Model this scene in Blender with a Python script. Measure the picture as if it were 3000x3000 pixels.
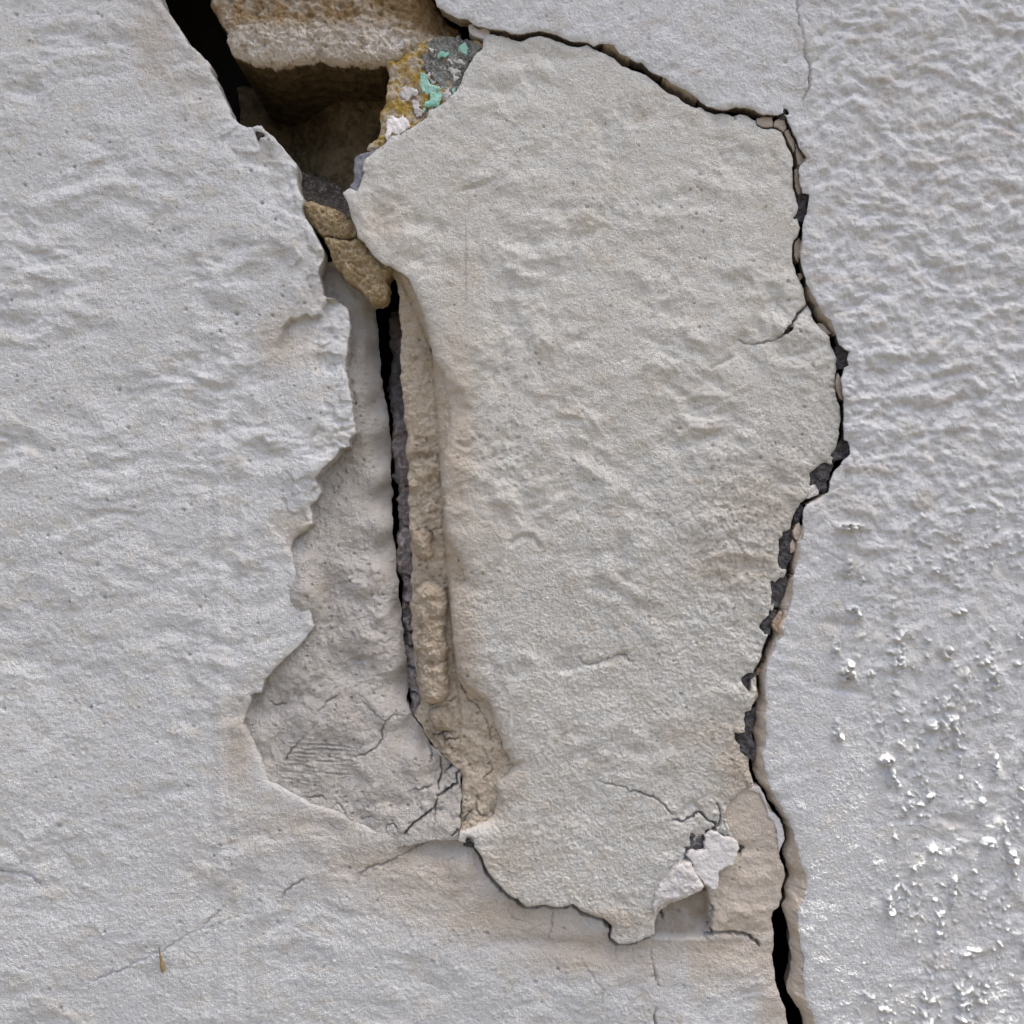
import bpy, math, random
import numpy as np

# ------------------------------------------------------------------ scene, camera, light
for o in list(bpy.data.objects):
    bpy.data.objects.remove(o)
scene = bpy.context.scene
COL = scene.collection
K = 0.0003            # one photograph pixel on the wall plane = 0.3 mm (view is 0.9 m wide)
ZC = 1.5              # height of the picture centre above the ground
DCAM = 3000.0         # camera distance in the same pixel units

cam_d = bpy.data.cameras.new('camera')
cam_d.sensor_width = 36.0
cam_d.lens = 36.0
cam_d.clip_start = 0.01
cam_d.clip_end = 400.0
cam = bpy.data.objects.new('camera', cam_d)
cam.location = (0.0, -DCAM * K, ZC)
cam.rotation_euler = (math.radians(90), 0, 0)
COL.objects.link(cam)
scene.camera = cam

# sun: high, from the upper right, grazing the wall so that only the boldest bumps catch it
SUN = np.array([0.25, -0.037, 0.967]); SUN /= np.linalg.norm(SUN)
sun_d = bpy.data.lights.new('sun', 'SUN')
sun_d.energy = 3.2
sun_d.angle = math.radians(0.5)
sun_d.color = (1.0, 0.955, 0.88)
sun = bpy.data.objects.new('sun', sun_d)
from mathutils import Vector
sun.rotation_euler = Vector(SUN).to_track_quat('Z', 'Y').to_euler()
sun.location = (1.5, -1.0, 4.0)
COL.objects.link(sun)

world = bpy.data.worlds.new('World')
scene.world = world
world.use_nodes = True
wn = world.node_tree
wn.nodes.clear()
sky = wn.nodes.new('ShaderNodeTexSky')
sky.sky_type = 'NISHITA'
sky.sun_disc = False
sky.sun_elevation = math.asin(SUN[2])
sky.sun_rotation = math.atan2(SUN[0], SUN[1])
sky.air_density = 0.7
sky.dust_density = 6.6
sky.ozone_density = 0.3
bg = wn.nodes.new('ShaderNodeBackground')
bg.inputs['Strength'].default_value = 0.15
wo = wn.nodes.new('ShaderNodeOutputWorld')
wn.links.new(sky.outputs[0], bg.inputs[0])
wn.links.new(bg.outputs[0], wo.inputs[0])

scene.view_settings.view_transform = 'Standard'
scene.view_settings.look = 'None'
scene.view_settings.gamma = 1.0
scene.view_settings.use_curve_mapping = False
scene.view_settings.exposure = 1.6
scene.render.engine = 'CYCLES'
scene.cycles.max_bounces = 4
scene.cycles.diffuse_bounces = 3

# ------------------------------------------------------------------ noise
def _tab(seed):
    r = np.random.RandomState(seed)
    a = r.rand(256, 256).astype(np.float32) * 2 * np.pi
    return np.cos(a), np.sin(a)
_T = {}
def perlin(x, y, seed=0):
    if seed not in _T:
        _T[seed] = _tab(seed)
    gx, gy = _T[seed]
    x = np.asarray(x, np.float32); y = np.asarray(y, np.float32)
    xf = np.floor(x); yf = np.floor(y)
    xi = xf.astype(np.int32) & 255; yi = yf.astype(np.int32) & 255
    xj = (xi + 1) & 255; yj = (yi + 1) & 255
    u = x - xf; v = y - yf
    su = u * u * u * (u * (u * 6 - 15) + 10); sv = v * v * v * (v * (v * 6 - 15) + 10)
    n00 = gx[yi, xi] * u + gy[yi, xi] * v
    n10 = gx[yi, xj] * (u - 1) + gy[yi, xj] * v
    n01 = gx[yj, xi] * u + gy[yj, xi] * (v - 1)
    n11 = gx[yj, xj] * (u - 1) + gy[yj, xj] * (v - 1)
    a = n00 + su * (n10 - n00); b = n01 + su * (n11 - n01)
    return (a + sv * (b - a)) * 1.45
def fbm(x, y, s, octv, seed, gain=0.5):
    t = 0; a = 1.0
    for k in range(octv):
        an = .65 + 1.1 * k + .37 * (seed % 7)
        c, d = math.cos(an), math.sin(an)
        t = t + a * perlin((x * c - y * d) / s + 17.3 * k, (x * d + y * c) / s - 9.1 * k, seed + k)
        s *= 0.5; a *= gain
    return t
def grain(shape, seed):
    r = np.random.RandomState(seed).randn(*shape).astype(np.float32)
    return np.clip(r, -2.2, 2.2)
def inview(X, Y):
    """1 where the grid is fine enough to carry single sand grains"""
    return sstep(-160, -40, X) * sstep(3160, 3040, X) * sstep(-160, -40, Y) * sstep(3160, 3040, Y)
def terrace(X, Y, s, n, seed, sharp=.12):
    """stepped layers, as where coats of paint and plaster broke away one after another"""
    t = (fbm(X, Y, s, 4, seed, .5) * .5 + .5) * n
    f = np.floor(t); u = t - f
    return (f + sstep(1 - sharp, 1, u)) / n - .5
def sstep(a, b, x):
    t = np.clip((x - a) / (b - a), 0, 1)
    return t * t * (3 - 2 * t)
def pits(X, Y, cell, dens, rmin, rmax, seed):
    """small round blow-holes: returns 0..1 (1 = middle of a hole)"""
    r = np.random.RandomState(seed)
    px = r.rand(256, 256).astype(np.float32); py = r.rand(256, 256).astype(np.float32)
    rad = (rmin + (rmax - rmin) * r.rand(256, 256) ** 3).astype(np.float32)
    rad[r.rand(256, 256) > dens] = 0.001
    ci = np.floor(X / cell).astype(np.int32); cj = np.floor(Y / cell).astype(np.int32)
    out = np.zeros_like(X, dtype=np.float32)
    for dj in (-1, 0, 1):
        for di in (-1, 0, 1):
            a = (cj + dj) & 255; b = (ci + di) & 255
            cx = (ci + di + px[a, b]) * cell; cy = (cj + dj + py[a, b]) * cell
            d = np.hypot(X - cx, Y - cy) / rad[a, b]
            out = np.maximum(out, np.clip(1.25 - d, 0, 1))
    return np.minimum(out, 1)

# ------------------------------------------------------------------ outlines
def Z(x0, y0, w, pts):
    """points read off an enlarged view of the photograph"""
    s = w / 1932.0
    return [(x0 + x * s, y0 + y * s) for x, y in pts]
def persp(pts, h):
    f = 1.0 - h / DCAM
    return [(1500 + (x - 1500) * f, 1500 + (y - 1500) * f) for x, y in pts]
def rough(pts, amp=1.6, minlen=14, seed=1, closed=True):
    """break straight runs into small irregular steps"""
    r = random.Random(seed)
    out = []
    n = len(pts)
    for i in range(n if closed else n - 1):
        a = pts[i]; b = pts[(i + 1) % n]
        L = math.hypot(b[0] - a[0], b[1] - a[1])
        out.append(a)
        if L > 700 or L < minlen:
            continue
        m = max(1, int(L / minlen))
        nx, ny = -(b[1] - a[1]) / L, (b[0] - a[0]) / L
        w = 0
        for j in range(1, m):
            t = j / m
            w = w * 0.5 + r.uniform(-amp, amp)
            out.append((a[0] + (b[0] - a[0]) * t + nx * w, a[1] + (b[1] - a[1]) * t + ny * w))
    if not closed:
        out.append(pts[-1])
    return out
RMAX = 130.0
def seg_dist(xs, ys, pts, closed, R=RMAX):
    D = np.full((len(ys), len(xs)), R * R, np.float32)
    n = len(pts)
    for i in range(n if closed else n - 1):
        ax, ay = pts[i]; bx, by = pts[(i + 1) % n]
        i0 = np.searchsorted(xs, min(ax, bx) - R); i1 = np.searchsorted(xs, max(ax, bx) + R)
        j0 = np.searchsorted(ys, min(ay, by) - R); j1 = np.searchsorted(ys, max(ay, by) + R)
        if i1 <= i0 or j1 <= j0:
            continue
        x = xs[i0:i1][None, :]; y = ys[j0:j1][:, None]
        dx, dy = bx - ax, by - ay
        q = dx * dx + dy * dy + 1e-9
        t = np.clip(((x - ax) * dx + (y - ay) * dy) / q, 0, 1)
        d = (x - ax - t * dx) ** 2 + (y - ay - t * dy) ** 2
        np.minimum(D[j0:j1, i0:i1], d, out=D[j0:j1, i0:i1])
    return np.sqrt(D)
def sdf(xs, ys, pts, R=RMAX):
    """signed distance, negative inside"""
    D = seg_dist(xs, ys, pts, True, R)
    ins = np.zeros(D.shape, bool)
    n = len(pts)
    for i in range(n):
        ax, ay = pts[i]; bx, by = pts[(i + 1) % n]
        if ay == by:
            continue
        lo, hi = min(ay, by), max(ay, by)
        j0 = np.searchsorted(ys, lo); j1 = np.searchsorted(ys, hi)
        for j in range(j0, j1):
            xc = ax + (ys[j] - ay) / (by - ay) * (bx - ax)
            i0 = np.searchsorted(xs, xc)
            ins[j, i0:] ^= True
    return np.where(ins, -D, D)
def axis(a, b, step, fa=None, fb=None):
    """grid lines a..b: step inside the view, growing outside it"""
    fa = -40 if fa is None else fa; fb = 3040 if fb is None else fb
    lo, hi = max(a, fa), min(b, fb)
    mid = list(np.arange(lo, hi + step * .5, step))
    s = step; p = mid[-1]; tail = []
    while p < b:
        s = min(s * 1.08, 44); p += s; tail.append(p)
    s = step; p = mid[0]; head = []
    while p > a:
        s = min(s * 1.08, 44); p -= s; head.append(p)
    return np.array(head[::-1] + mid + tail, np.float32)

# ------------------------------------------------------------------ mesh from a relief
def link(o, parent, loc):
    COL.objects.link(o)
    if parent is not None:
        o.parent = parent
        o.location = Vector(loc) - Vector(parent['_w'])
    else:
        o.location = loc
    o['_w'] = tuple(loc)
    return o
def relief(name, xs, ys, S, H, mat, parent=None, back=-90.0, attrs=None, edge_pull=0.0, smooth=True, nlay=3, jit=3.0):
    """closed-edge relief: cells where S<0, border vertices slid onto the outline, edge carried back to depth `back`"""
    ny, nx = S.shape
    neg = S < 0
    cell = neg[:-1, :-1] | neg[1:, :-1] | neg[:-1, 1:] | neg[1:, 1:]
    if not cell.any():
        return None
    X = np.broadcast_to(xs[None, :], S.shape).astype(np.float64).copy()
    Y = np.broadcast_to(ys[:, None], S.shape).astype(np.float64).copy()
    gy, gx = np.gradient(S.astype(np.float64), ys.astype(np.float64), xs.astype(np.float64))
    g2 = np.maximum(gx * gx + gy * gy, 0.25)
    out = S > 0
    X[out] -= (S * gx / g2)[out]; Y[out] -= (S * gy / g2)[out]
    used = np.zeros(S.shape, bool)
    used[:-1, :-1] |= cell; used[1:, :-1] |= cell; used[:-1, 1:] |= cell; used[1:, 1:] |= cell
    idx = np.full(S.shape, -1, np.int64)
    idx[used] = np.arange(used.sum())
    if SHIFT and SHIFT['x'].shape == S.shape:
        inn = S < -1
        X[inn] += SHIFT['x'][inn]; Y[inn] += SHIFT['y'][inn]
    SHIFT.clear()
    vx = X[used]; vy = Y[used]; vh = np.broadcast_to(H, S.shape)[used].astype(np.float64)
    a = idx[:-1, :-1][cell]; b = idx[:-1, 1:][cell]; c = idx[1:, 1:][cell]; d = idx[1:, :-1][cell]
    quads = [np.stack([a, d, c, b], 1)]
    # border edges, oriented along the quads
    P = np.zeros((cell.shape[0] + 2, cell.shape[1] + 2), bool); P[1:-1, 1:-1] = cell
    up = cell & ~P[:-2, 1:-1]; dn = cell & ~P[2:, 1:-1]; lf = cell & ~P[1:-1, :-2]; rt = cell & ~P[1:-1, 2:]
    e = [np.stack([idx[:-1, 1:][up], idx[:-1, :-1][up]], 1), np.stack([idx[1:, :-1][dn], idx[1:, 1:][dn]], 1),
         np.stack([idx[:-1, :-1][lf], idx[1:, :-1][lf]], 1), np.stack([idx[1:, 1:][rt], idx[:-1, 1:][rt]], 1)]
    e = np.concatenate(e)
    bv = np.unique(e)
    n0 = len(vx)
    rmap = np.full(n0, -1, np.int64)
    layers = nlay
    allx, ally, allh = [vx], [vy], [vh]
    gxx = gx[used][bv]; gyy = gy[used][bv]
    gl = np.sqrt(gxx ** 2 + gyy ** 2) + 1e-6
    prev = np.arange(n0)
    rr = np.random.RandomState(len(bv))
    base = n0
    src = [np.arange(n0)]
    for L in range(1, layers + 1):
        t = L / layers
        j = (rr.rand(len(bv)) - .5) * jit if L < layers else 0
        off = edge_pull * t + j
        allx.append(vx[bv] + gxx / gl * off); ally.append(vy[bv] + gyy / gl * off)
        allh.append(vh[bv] + (np.minimum(back, vh[bv] - 4) - vh[bv]) * t ** 1.4)
        cur = np.full(n0, -1, np.int64); cur[bv] = base + np.arange(len(bv))
        quads.append(np.stack([prev[e[:, 1]], prev[e[:, 0]], cur[e[:, 0]], cur[e[:, 1]]], 1))
        prev = cur; base += len(bv); src.append(bv)
    vx = np.concatenate(allx); vy = np.concatenate(ally); vh = np.concatenate(allh); src = np.concatenate(src)
    Q = np.concatenate(quads).astype(np.int32)
    co = np.stack([(vx - 1500) * K, -vh * K, ZC - (vy - 1500) * K], 1)
    loc = np.array([co[:n0, 0].mean(), co[:n0, 1].mean(), co[:n0, 2].min()])
    co -= loc
    me = bpy.data.meshes.new(name)
    me.vertices.add(len(co)); me.vertices.foreach_set('co', co.astype(np.float32).ravel())
    me.loops.add(Q.size); me.loops.foreach_set('vertex_index', Q.ravel())
    me.polygons.add(len(Q)); me.polygons.foreach_set('loop_start', np.arange(0, Q.size, 4, dtype=np.int32))
    me.update(calc_edges=True)
    sm = np.zeros(len(Q), bool); sm[:len(quads[0])] = smooth
    me.polygons.foreach_set('use_smooth', sm)
    edge = np.ones(len(co), np.float32); edge[:n0] = 0
    at = me.attributes.new('edge', 'FLOAT', 'POINT'); at.data.foreach_set('value', edge)
    for k, v in (attrs or {}).items():
        v = np.broadcast_to(v, S.shape)[used].astype(np.float32)[src]
        at = me.attributes.new(k, 'FLOAT', 'POINT'); at.data.foreach_set('value', v)
    me.materials.append(mat)
    me.validate()
    o = bpy.data.objects.new(name, me)
    return link(o, parent, tuple(loc))
def pieces(S, least=30):
    """split an outline field into its connected pieces"""
    neg = S < 0
    cell = neg[:-1, :-1] | neg[1:, :-1] | neg[:-1, 1:] | neg[1:, 1:]
    todo = set(zip(*map(lambda a: a.tolist(), np.nonzero(cell))))
    out = []
    while todo:
        st = [todo.pop()]; comp = []
        while st:
            j, i = st.pop(); comp.append((j, i))
            for q in ((j-1,i-1),(j-1,i),(j-1,i+1),(j,i-1),(j,i+1),(j+1,i-1),(j+1,i),(j+1,i+1)):
                if q in todo: todo.remove(q); st.append(q)
        if len(comp) < least: continue
        m = np.zeros(S.shape, bool)
        c = np.array(comp)
        for dj in (0, 1):
            for di in (0, 1): m[c[:, 0] + dj, c[:, 1] + di] = True
        out.append(np.where(m, S, np.maximum(S, .5)))
    return out
def tag(o, label, cat=None, group=None, kind=None):
    if label: o['label'] = label
    if cat: o['category'] = cat
    if group: o['group'] = group
    if kind: o['kind'] = kind
    return o

# ------------------------------------------------------------------ materials
def nodes_of(name):
    m = bpy.data.materials.new(name); m.use_nodes = True
    nt = m.node_tree; nt.nodes.clear()
    return m, nt
class NB:
    def __init__(s, nt):
        s.nt = nt
        s.pos = s.n('ShaderNodeNewGeometry').outputs['Position']
    def n(s, t, **kw):
        x = s.nt.nodes.new(t)
        for k, v in kw.items(): setattr(x, k, v)
        return x
    def put(s, inp, v):
        if hasattr(v, 'is_linked'): s.nt.links.new(v, inp)
        else: inp.default_value = v
    def mapped(s, scale=(1, 1, 1), rot=(0, 0, 0)):
        m = s.n('ShaderNodeMapping'); s.put(m.inputs['Vector'], s.pos)
        m.inputs['Scale'].default_value = scale; m.inputs['Rotation'].default_value = rot
        return m.outputs[0]
    def noise(s, scale, detail=4, rough=.55, vec=None, dist=0.0):
        t = s.n('ShaderNodeTexNoise'); s.put(t.inputs['Vector'], vec if vec is not None else s.pos)
        t.inputs['Scale'].default_value = scale; t.inputs['Detail'].default_value = detail
        t.inputs['Roughness'].default_value = rough; t.inputs['Distortion'].default_value = dist
        return t.outputs['Fac']
    def voro(s, scale, vec=None, rnd=1.0):
        t = s.n('ShaderNodeTexVoronoi'); s.put(t.inputs['Vector'], vec if vec is not None else s.pos)
        t.inputs['Scale'].default_value = scale; t.inputs['Randomness'].default_value = rnd
        return t.outputs['Distance']
    def ramp(s, v, a, b, lo=0.0, hi=1.0):
        t = s.n('ShaderNodeMapRange'); t.clamp = True; t.interpolation_type = 'SMOOTHSTEP'
        s.put(t.inputs['Value'], v)
        t.inputs['From Min'].default_value = a; t.inputs['From Max'].default_value = b
        t.inputs['To Min'].default_value = lo; t.inputs['To Max'].default_value = hi
        return t.outputs['Result']
    def math(s, op, a, b=0.0):
        t = s.n('ShaderNodeMath'); t.operation = op; s.put(t.inputs[0], a); s.put(t.inputs[1], b)
        return t.outputs[0]
    def mix(s, f, a, b):
        t = s.n('ShaderNodeMix'); t.data_type = 'RGBA'
        s.put(t.inputs['Factor'], f)
        for i, v in ((6, a), (7, b)):
            if isinstance(v, tuple) and len(v) == 3: v = v + (1,)
            s.put(t.inputs[i], v)
        return t.outputs[2]
    def attr(s, name):
        t = s.n('ShaderNodeAttribute'); t.attribute_name = name
        return t.outputs['Fac']
    def bump(s, h, dist, strength=1.0, normal=None):
        t = s.n('ShaderNodeBump'); s.put(t.inputs['Height'], h)
        t.inputs['Distance'].default_value = dist; t.inputs['Strength'].default_value = strength
        if normal is not None: s.put(t.inputs['Normal'], normal)
        return t.outputs[0]
    def finish(s, col, rough, normal=None, spec=0.25):
        b = s.n('ShaderNodeBsdfPrincipled')
        s.put(b.inputs['Base Color'], col if not (isinstance(col, tuple) and len(col) == 3) else col + (1,))
        s.put(b.inputs['Roughness'], rough)
        b.inputs['Specular IOR Level'].default_value = spec
        if normal is not None: s.put(b.inputs['Normal'], normal)
        o = s.n('ShaderNodeOutputMaterial'); s.nt.links.new(b.outputs[0], o.inputs[0])

def mat_plaster(name, base, warm, edge, stain=(0.41, 0.345, 0.265), grain=0.0007, speck=0.5, warm_amt=0.6, stretch=1.0, spec=0.3, rough=0.62):
    m, nt = nodes_of(name); b = NB(nt)
    big = b.noise(9, 5, .6, b.mapped((1, 1, 1.0 * stretch)))
    mid = b.noise(38, 4, .6, b.mapped((1, 1, 1.6)), .6)
    fine = b.noise(420, 3, .6)
    grit = b.noise(1150, 2, .6)
    c = b.mix(b.math('MULTIPLY', b.ramp(mid, .47, .68), warm_amt), base, warm)
    c = b.mix(b.ramp(big, .35, .7, 0, .35), c, tuple(min(1, v * 1.07) for v in base))
    st = b.math('MULTIPLY', b.attr('stain'), b.ramp(b.noise(60, 5, .62), .25, .75, .45, 1.15))
    c = b.mix(b.math('MULTIPLY', b.attr('beige'), b.ramp(b.noise(45, 4, .6), .2, .7, .7, 1.0)), c, (0.55, 0.475, 0.37))
    c = b.mix(st, c, stain)
    c = b.mix(b.ramp(fine, .50, .72, 0, .16), c, tuple(v * .62 for v in base))
    # dark specks scattered over the paint
    v = b.voro(330); w = b.noise(75, 3)
    dot = b.math('MULTIPLY', b.ramp(v, .10, .24, 1, 0), b.ramp(w, .48, .62))
    c = b.mix(b.math('MULTIPLY', dot, speck), c, (0.20, 0.18, 0.155))
    c = b.mix(b.attr('edge'), c, b.mix(b.ramp(fine, .35, .65), edge, tuple(x * .72 for x in edge)))
    hgt = b.math('ADD', b.math('MULTIPLY', fine, .5), b.math('MULTIPLY', grit, .8))
    c = b.mix(b.ramp(grit, .40, .66, .15, 0), c, tuple(v * .5 for v in base))
    nrm = b.bump(hgt, grain * 1.5)
    b.finish(c, b.ramp(big, .3, .7, rough - .06, rough + .1), nrm, spec * .6)
    return m
def mat_rock(name, c0, c1, c2, scale=60, grain=0.0016, spec=0.15, lo=.3, hi=.7, side=None):
    m, nt = nodes_of(name); b = NB(nt)
    n1 = b.noise(scale, 6, .65); n2 = b.noise(scale * 5, 4, .65); n3 = b.noise(900, 3, .6)
    c = b.mix(b.ramp(n1, lo, hi), c0, c1)
    c = b.mix(b.ramp(n2, .5, .72), c, c2)
    c = b.mix(b.ramp(n3, .52, .7, 0, .45), c, tuple(v * .45 for v in c0))
    c = b.mix(b.attr('stain'), c, c2)
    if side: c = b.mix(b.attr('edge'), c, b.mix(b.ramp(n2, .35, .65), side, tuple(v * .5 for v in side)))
    h = b.math('ADD', b.math('MULTIPLY', n2, .6), b.math('MULTIPLY', n3, .4))
    b.finish(c, .92, b.bump(h, grain), spec)
    return m

M = {}
M['left'] = mat_plaster('left_plaster_paint', (0.592, 0.607, 0.588), (0.548, 0.528, 0.462), (0.50, 0.475, 0.44), stain=(0.335, 0.27, 0.19), speck=.7, grain=.0012, warm_amt=.85)
M['slab'] = mat_plaster('slab_plaster_paint', (0.613, 0.611, 0.552), (0.55, 0.51, 0.423), (0.44, 0.375, 0.29), speck=.75, grain=.0013, warm_amt=.8, stain=(0.37, 0.30, 0.215))
M['right'] = mat_plaster('stucco_paint', (0.592, 0.607, 0.592), (0.556, 0.536, 0.47), (0.46, 0.39, 0.30), speck=.5, grain=.0010, spec=.05, rough=.75)
M['rim'] = mat_plaster('broken_plaster_edge', (0.62, 0.545, 0.44), (0.52, 0.43, 0.32), (0.36, 0.30, 0.23), stain=(0.36, 0.285, 0.19), speck=.4, warm_amt=.8, grain=.0011)
M['old'] = mat_plaster('old_grey_plaster', (0.51, 0.492, 0.445), (0.46, 0.415, 0.345), (0.40, 0.365, 0.31), stain=(0.235, 0.205, 0.165), speck=.7, grain=.0016)
M['bed'] = mat_plaster('beige_mortar', (0.63, 0.545, 0.41), (0.54, 0.44, 0.305), (0.46, 0.385, 0.28), stain=(0.26, 0.205, 0.145), speck=.6, grain=.0016)
M['flake'] = mat_plaster('white_plaster_flake', (0.60, 0.595, 0.575), (0.555, 0.53, 0.49), (0.55, 0.53, 0.50), speck=.25, warm_amt=.3)
M['chip'] = mat_plaster('mortar_chip', (0.46, 0.40, 0.33), (0.38, 0.31, 0.24), (0.34, 0.29, 0.23), speck=.3)
M['cement'] = mat_rock('dark_cement', (0.075, 0.072, 0.072), (0.13, 0.125, 0.125), (0.19, 0.175, 0.165), 110, .0022)
M['slate'] = mat_rock('slate_grey_coat', (0.15, 0.155, 0.175), (0.20, 0.205, 0.225), (0.24, 0.24, 0.25), 60, .0007)
M['purple'] = mat_rock('joint_mortar', (0.24, 0.20, 0.18), (0.42, 0.385, 0.375), (0.50, 0.47, 0.46), 60, .006, .1, .4, .6)
M['block'] = mat_rock('sandstone', (0.66, 0.60, 0.49), (0.78, 0.73, 0.63), (0.35, 0.24, 0.115), 22, .008, .1, .3, .7, (0.21, 0.155, 0.08))  # last colour: brown sides, with the shade under the block painted in
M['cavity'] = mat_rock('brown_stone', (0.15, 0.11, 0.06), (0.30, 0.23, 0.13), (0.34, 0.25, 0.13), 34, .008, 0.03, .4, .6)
M['rock'] = mat_rock('grey_rubble', (0.10, 0.083, 0.062), (0.19, 0.16, 0.125), (0.48, 0.43, 0.36), 60, .006)
M['tan'] = mat_rock('tan_sandstone', (0.50, 0.365, 0.185), (0.72, 0.585, 0.36), (0.86, 0.76, 0.56), 95, .009)
M['brownchip'] = mat_rock('brown_grit', (0.22, 0.145, 0.09), (0.32, 0.22, 0.14), (0.55, 0.48, 0.40), 120, .0016)
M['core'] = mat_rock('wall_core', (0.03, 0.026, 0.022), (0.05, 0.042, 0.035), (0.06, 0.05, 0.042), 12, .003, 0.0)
M['ochre'] = mat_rock('ochre_lime', (0.44, 0.30, 0.07), (0.58, 0.51, 0.40), (0.34, 0.21, 0.03), 85, .004, .15, .40, .60)
M['greycoat'] = mat_rock('grey_flaking_coat', (0.15, 0.15, 0.13), (0.30, 0.32, 0.28), (0.62, 0.59, 0.54), 90, .004, .15, .42, .6)
M['green'] = mat_rock('green_paint', (0.22, 0.48, 0.37), (0.32, 0.56, 0.455), (0.50, 0.60, 0.53), 80, .0015, .2)
M['white'] = mat_rock('white_lime', (0.72, 0.70, 0.66), (0.78, 0.76, 0.73), (0.70, 0.66, 0.60), 60, .0006)
M['seed'] = mat_rock('dry_straw', (0.22, 0.15, 0.06), (0.30, 0.23, 0.12), (0.13, 0.08, 0.04), 200, .0003)

# ------------------------------------------------------------------ outlines traced from the wall
LEFT_EDGE = [(470,0),(476,12),(490,34),(509,56),(520,75),(537,99),(552,127),(574,144),(594,165),(613,186),(614,205),(630,227),
 (639,252),(655,286),(670,314),(675,335),(689,351),(707,365),(720,368),(735,370),(751,366),(765,366),(776,380),(801,401),(825,425),
 (844,450),(863,472),(871,491),(866,512),(869,543),(881,568),(892,588),(886,602),(889,630),(911,661),(924,689),(939,717),(948,742),
 (939,773),(930,798),(936,829),(942,860),(980,873),(1011,894),(1017,916),(1023,950),(1017,985),(1014,1022),(1007,1068),(1018,1113),
 (1026,1163),(1030,1202),(1038,1248),(1040,1268),(1020,1287),(1020,1307),(995,1314),(972,1349),(948,1369),(923,1404),(933,1423),
 (939,1443),(925,1466),(906,1485),(912,1509),(917,1536),(894,1555),(859,1578),(849,1610),(868,1680),(890,1750),(918,1836),(883,1882),
 (844,1921),(805,1956),(774,1991),(763,2030),(733,2038),(733,2057),(720,2080),(710,2123),(747,2193),(786,2290),(836,2315),(898,2348),
 (972,2372),(999,2383),(1046,2410),(1096,2438),(1151,2447),(1187,2457),(1224,2463),(1246,2460),(1274,2453),(1324,2450),(1339,2463)]
# where the bottom of the sheet runs on behind the middle slab, then up to the smooth undercoat by the right crack
UNDER = [(1375,2440),(1420,2450),(1480,2540),(1560,2600),(1680,2590),(1800,2650),(1890,2660),(1890,2560),(1990,2480),(2040,2420),
 (2090,2380),(2100,2340),(2140,2310),(2190,2283)]
CRACK_L_LOW = [(2210,2297),(2230,2314),(2247,2352),(2264,2380),(2280,2398),(2292,2427),(2294,2455),(2287,2480),(2284,2505),(2296,2542),
 (2304,2564),(2299,2585),(2290,2607),(2293,2632),(2284,2657),(2265,2673),(2263,2698),(2269,2742),(2269,2773),(2265,2804),(2271,2860),
 (2286,2922),(2302,2959),(2308,3000),(2345,3080),(2390,3200),(2425,3400),(2435,3700),(2436,6510)]
SLAB_TOP = [(1416,115),(1425,96),(1455,100),(1478,104),(1500,113),(1525,118),(1547,107),(1581,103),(1612,110),(1640,121),(1668,133),
 (1693,136),(1720,130),(1739,144),(1764,154),(1798,171),(1823,193),(1860,207),(1891,220),(1913,234),(1935,255),(1953,270),(1978,279),
 (2009,302),(2040,316),(2050,312),(2071,324),(2096,332),(2118,327),(2149,340),(2168,331),(2193,337),(2215,352)]
SLAB_RIGHT = [(2217,366),(2236,376),(2273,376),(2291,388),(2297,400),(2306,424),(2321,450),(2324,466),(2322,492),(2324,520),(2327,548),
 (2334,573),(2339,600),(2338,640),(2347,666),(2340,691),(2328,703),(2322,728),(2321,756),(2330,785),(2334,805),(2350,836),(2358,865),
 (2365,890),(2378,906),(2382,935),(2394,950),(2405,965),(2432,985),(2436,1006),(2446,1026),(2455,1052),(2455,1088),(2446,1115),
 (2447,1125),(2452,1160),(2463,1190),(2468,1222),(2461,1259),(2457,1293),(2452,1325),(2440,1357),(2425,1382),(2405,1400),(2390,1440),
 (2360,1463),(2345,1474),(2343,1500),(2336,1526),(2320,1561),(2312,1585),(2309,1623),(2306,1654),(2305,1679),(2291,1710),(2282,1738),
 (2270,1772),(2262,1800),(2252,1825),(2250,1856),(2237,1899),(2226,1937),(2210,1971),(2213,1990),(2217,2017),(2216,2039),(2202,2068),
 (2199,2104),(2193,2139),(2198,2179),(2194,2216),(2196,2257),(2206,2292)]
SLAB_LOW = [(2189,2306),(2170,2325),(2139,2352),(2126,2371),(2124,2393),(2134,2424),(2146,2452),(2100,2437),(2070,2440),(2030,2480),
 (2012,2505),(2030,2530),(2040,2560),(2060,2598),(2044,2612),(1985,2638),(1935,2658),(1918,2690),(1915,2733),(1895,2738),(1860,2757),
 (1809,2763),(1790,2745),(1794,2711),(1767,2687),(1736,2678),(1701,2664),(1677,2641),(1658,2650),(1623,2652),(1596,2645),(1573,2650),
 (1542,2652),(1518,2630),(1487,2614),(1460,2587),(1433,2556),(1410,2505),(1392,2480)]
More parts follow.
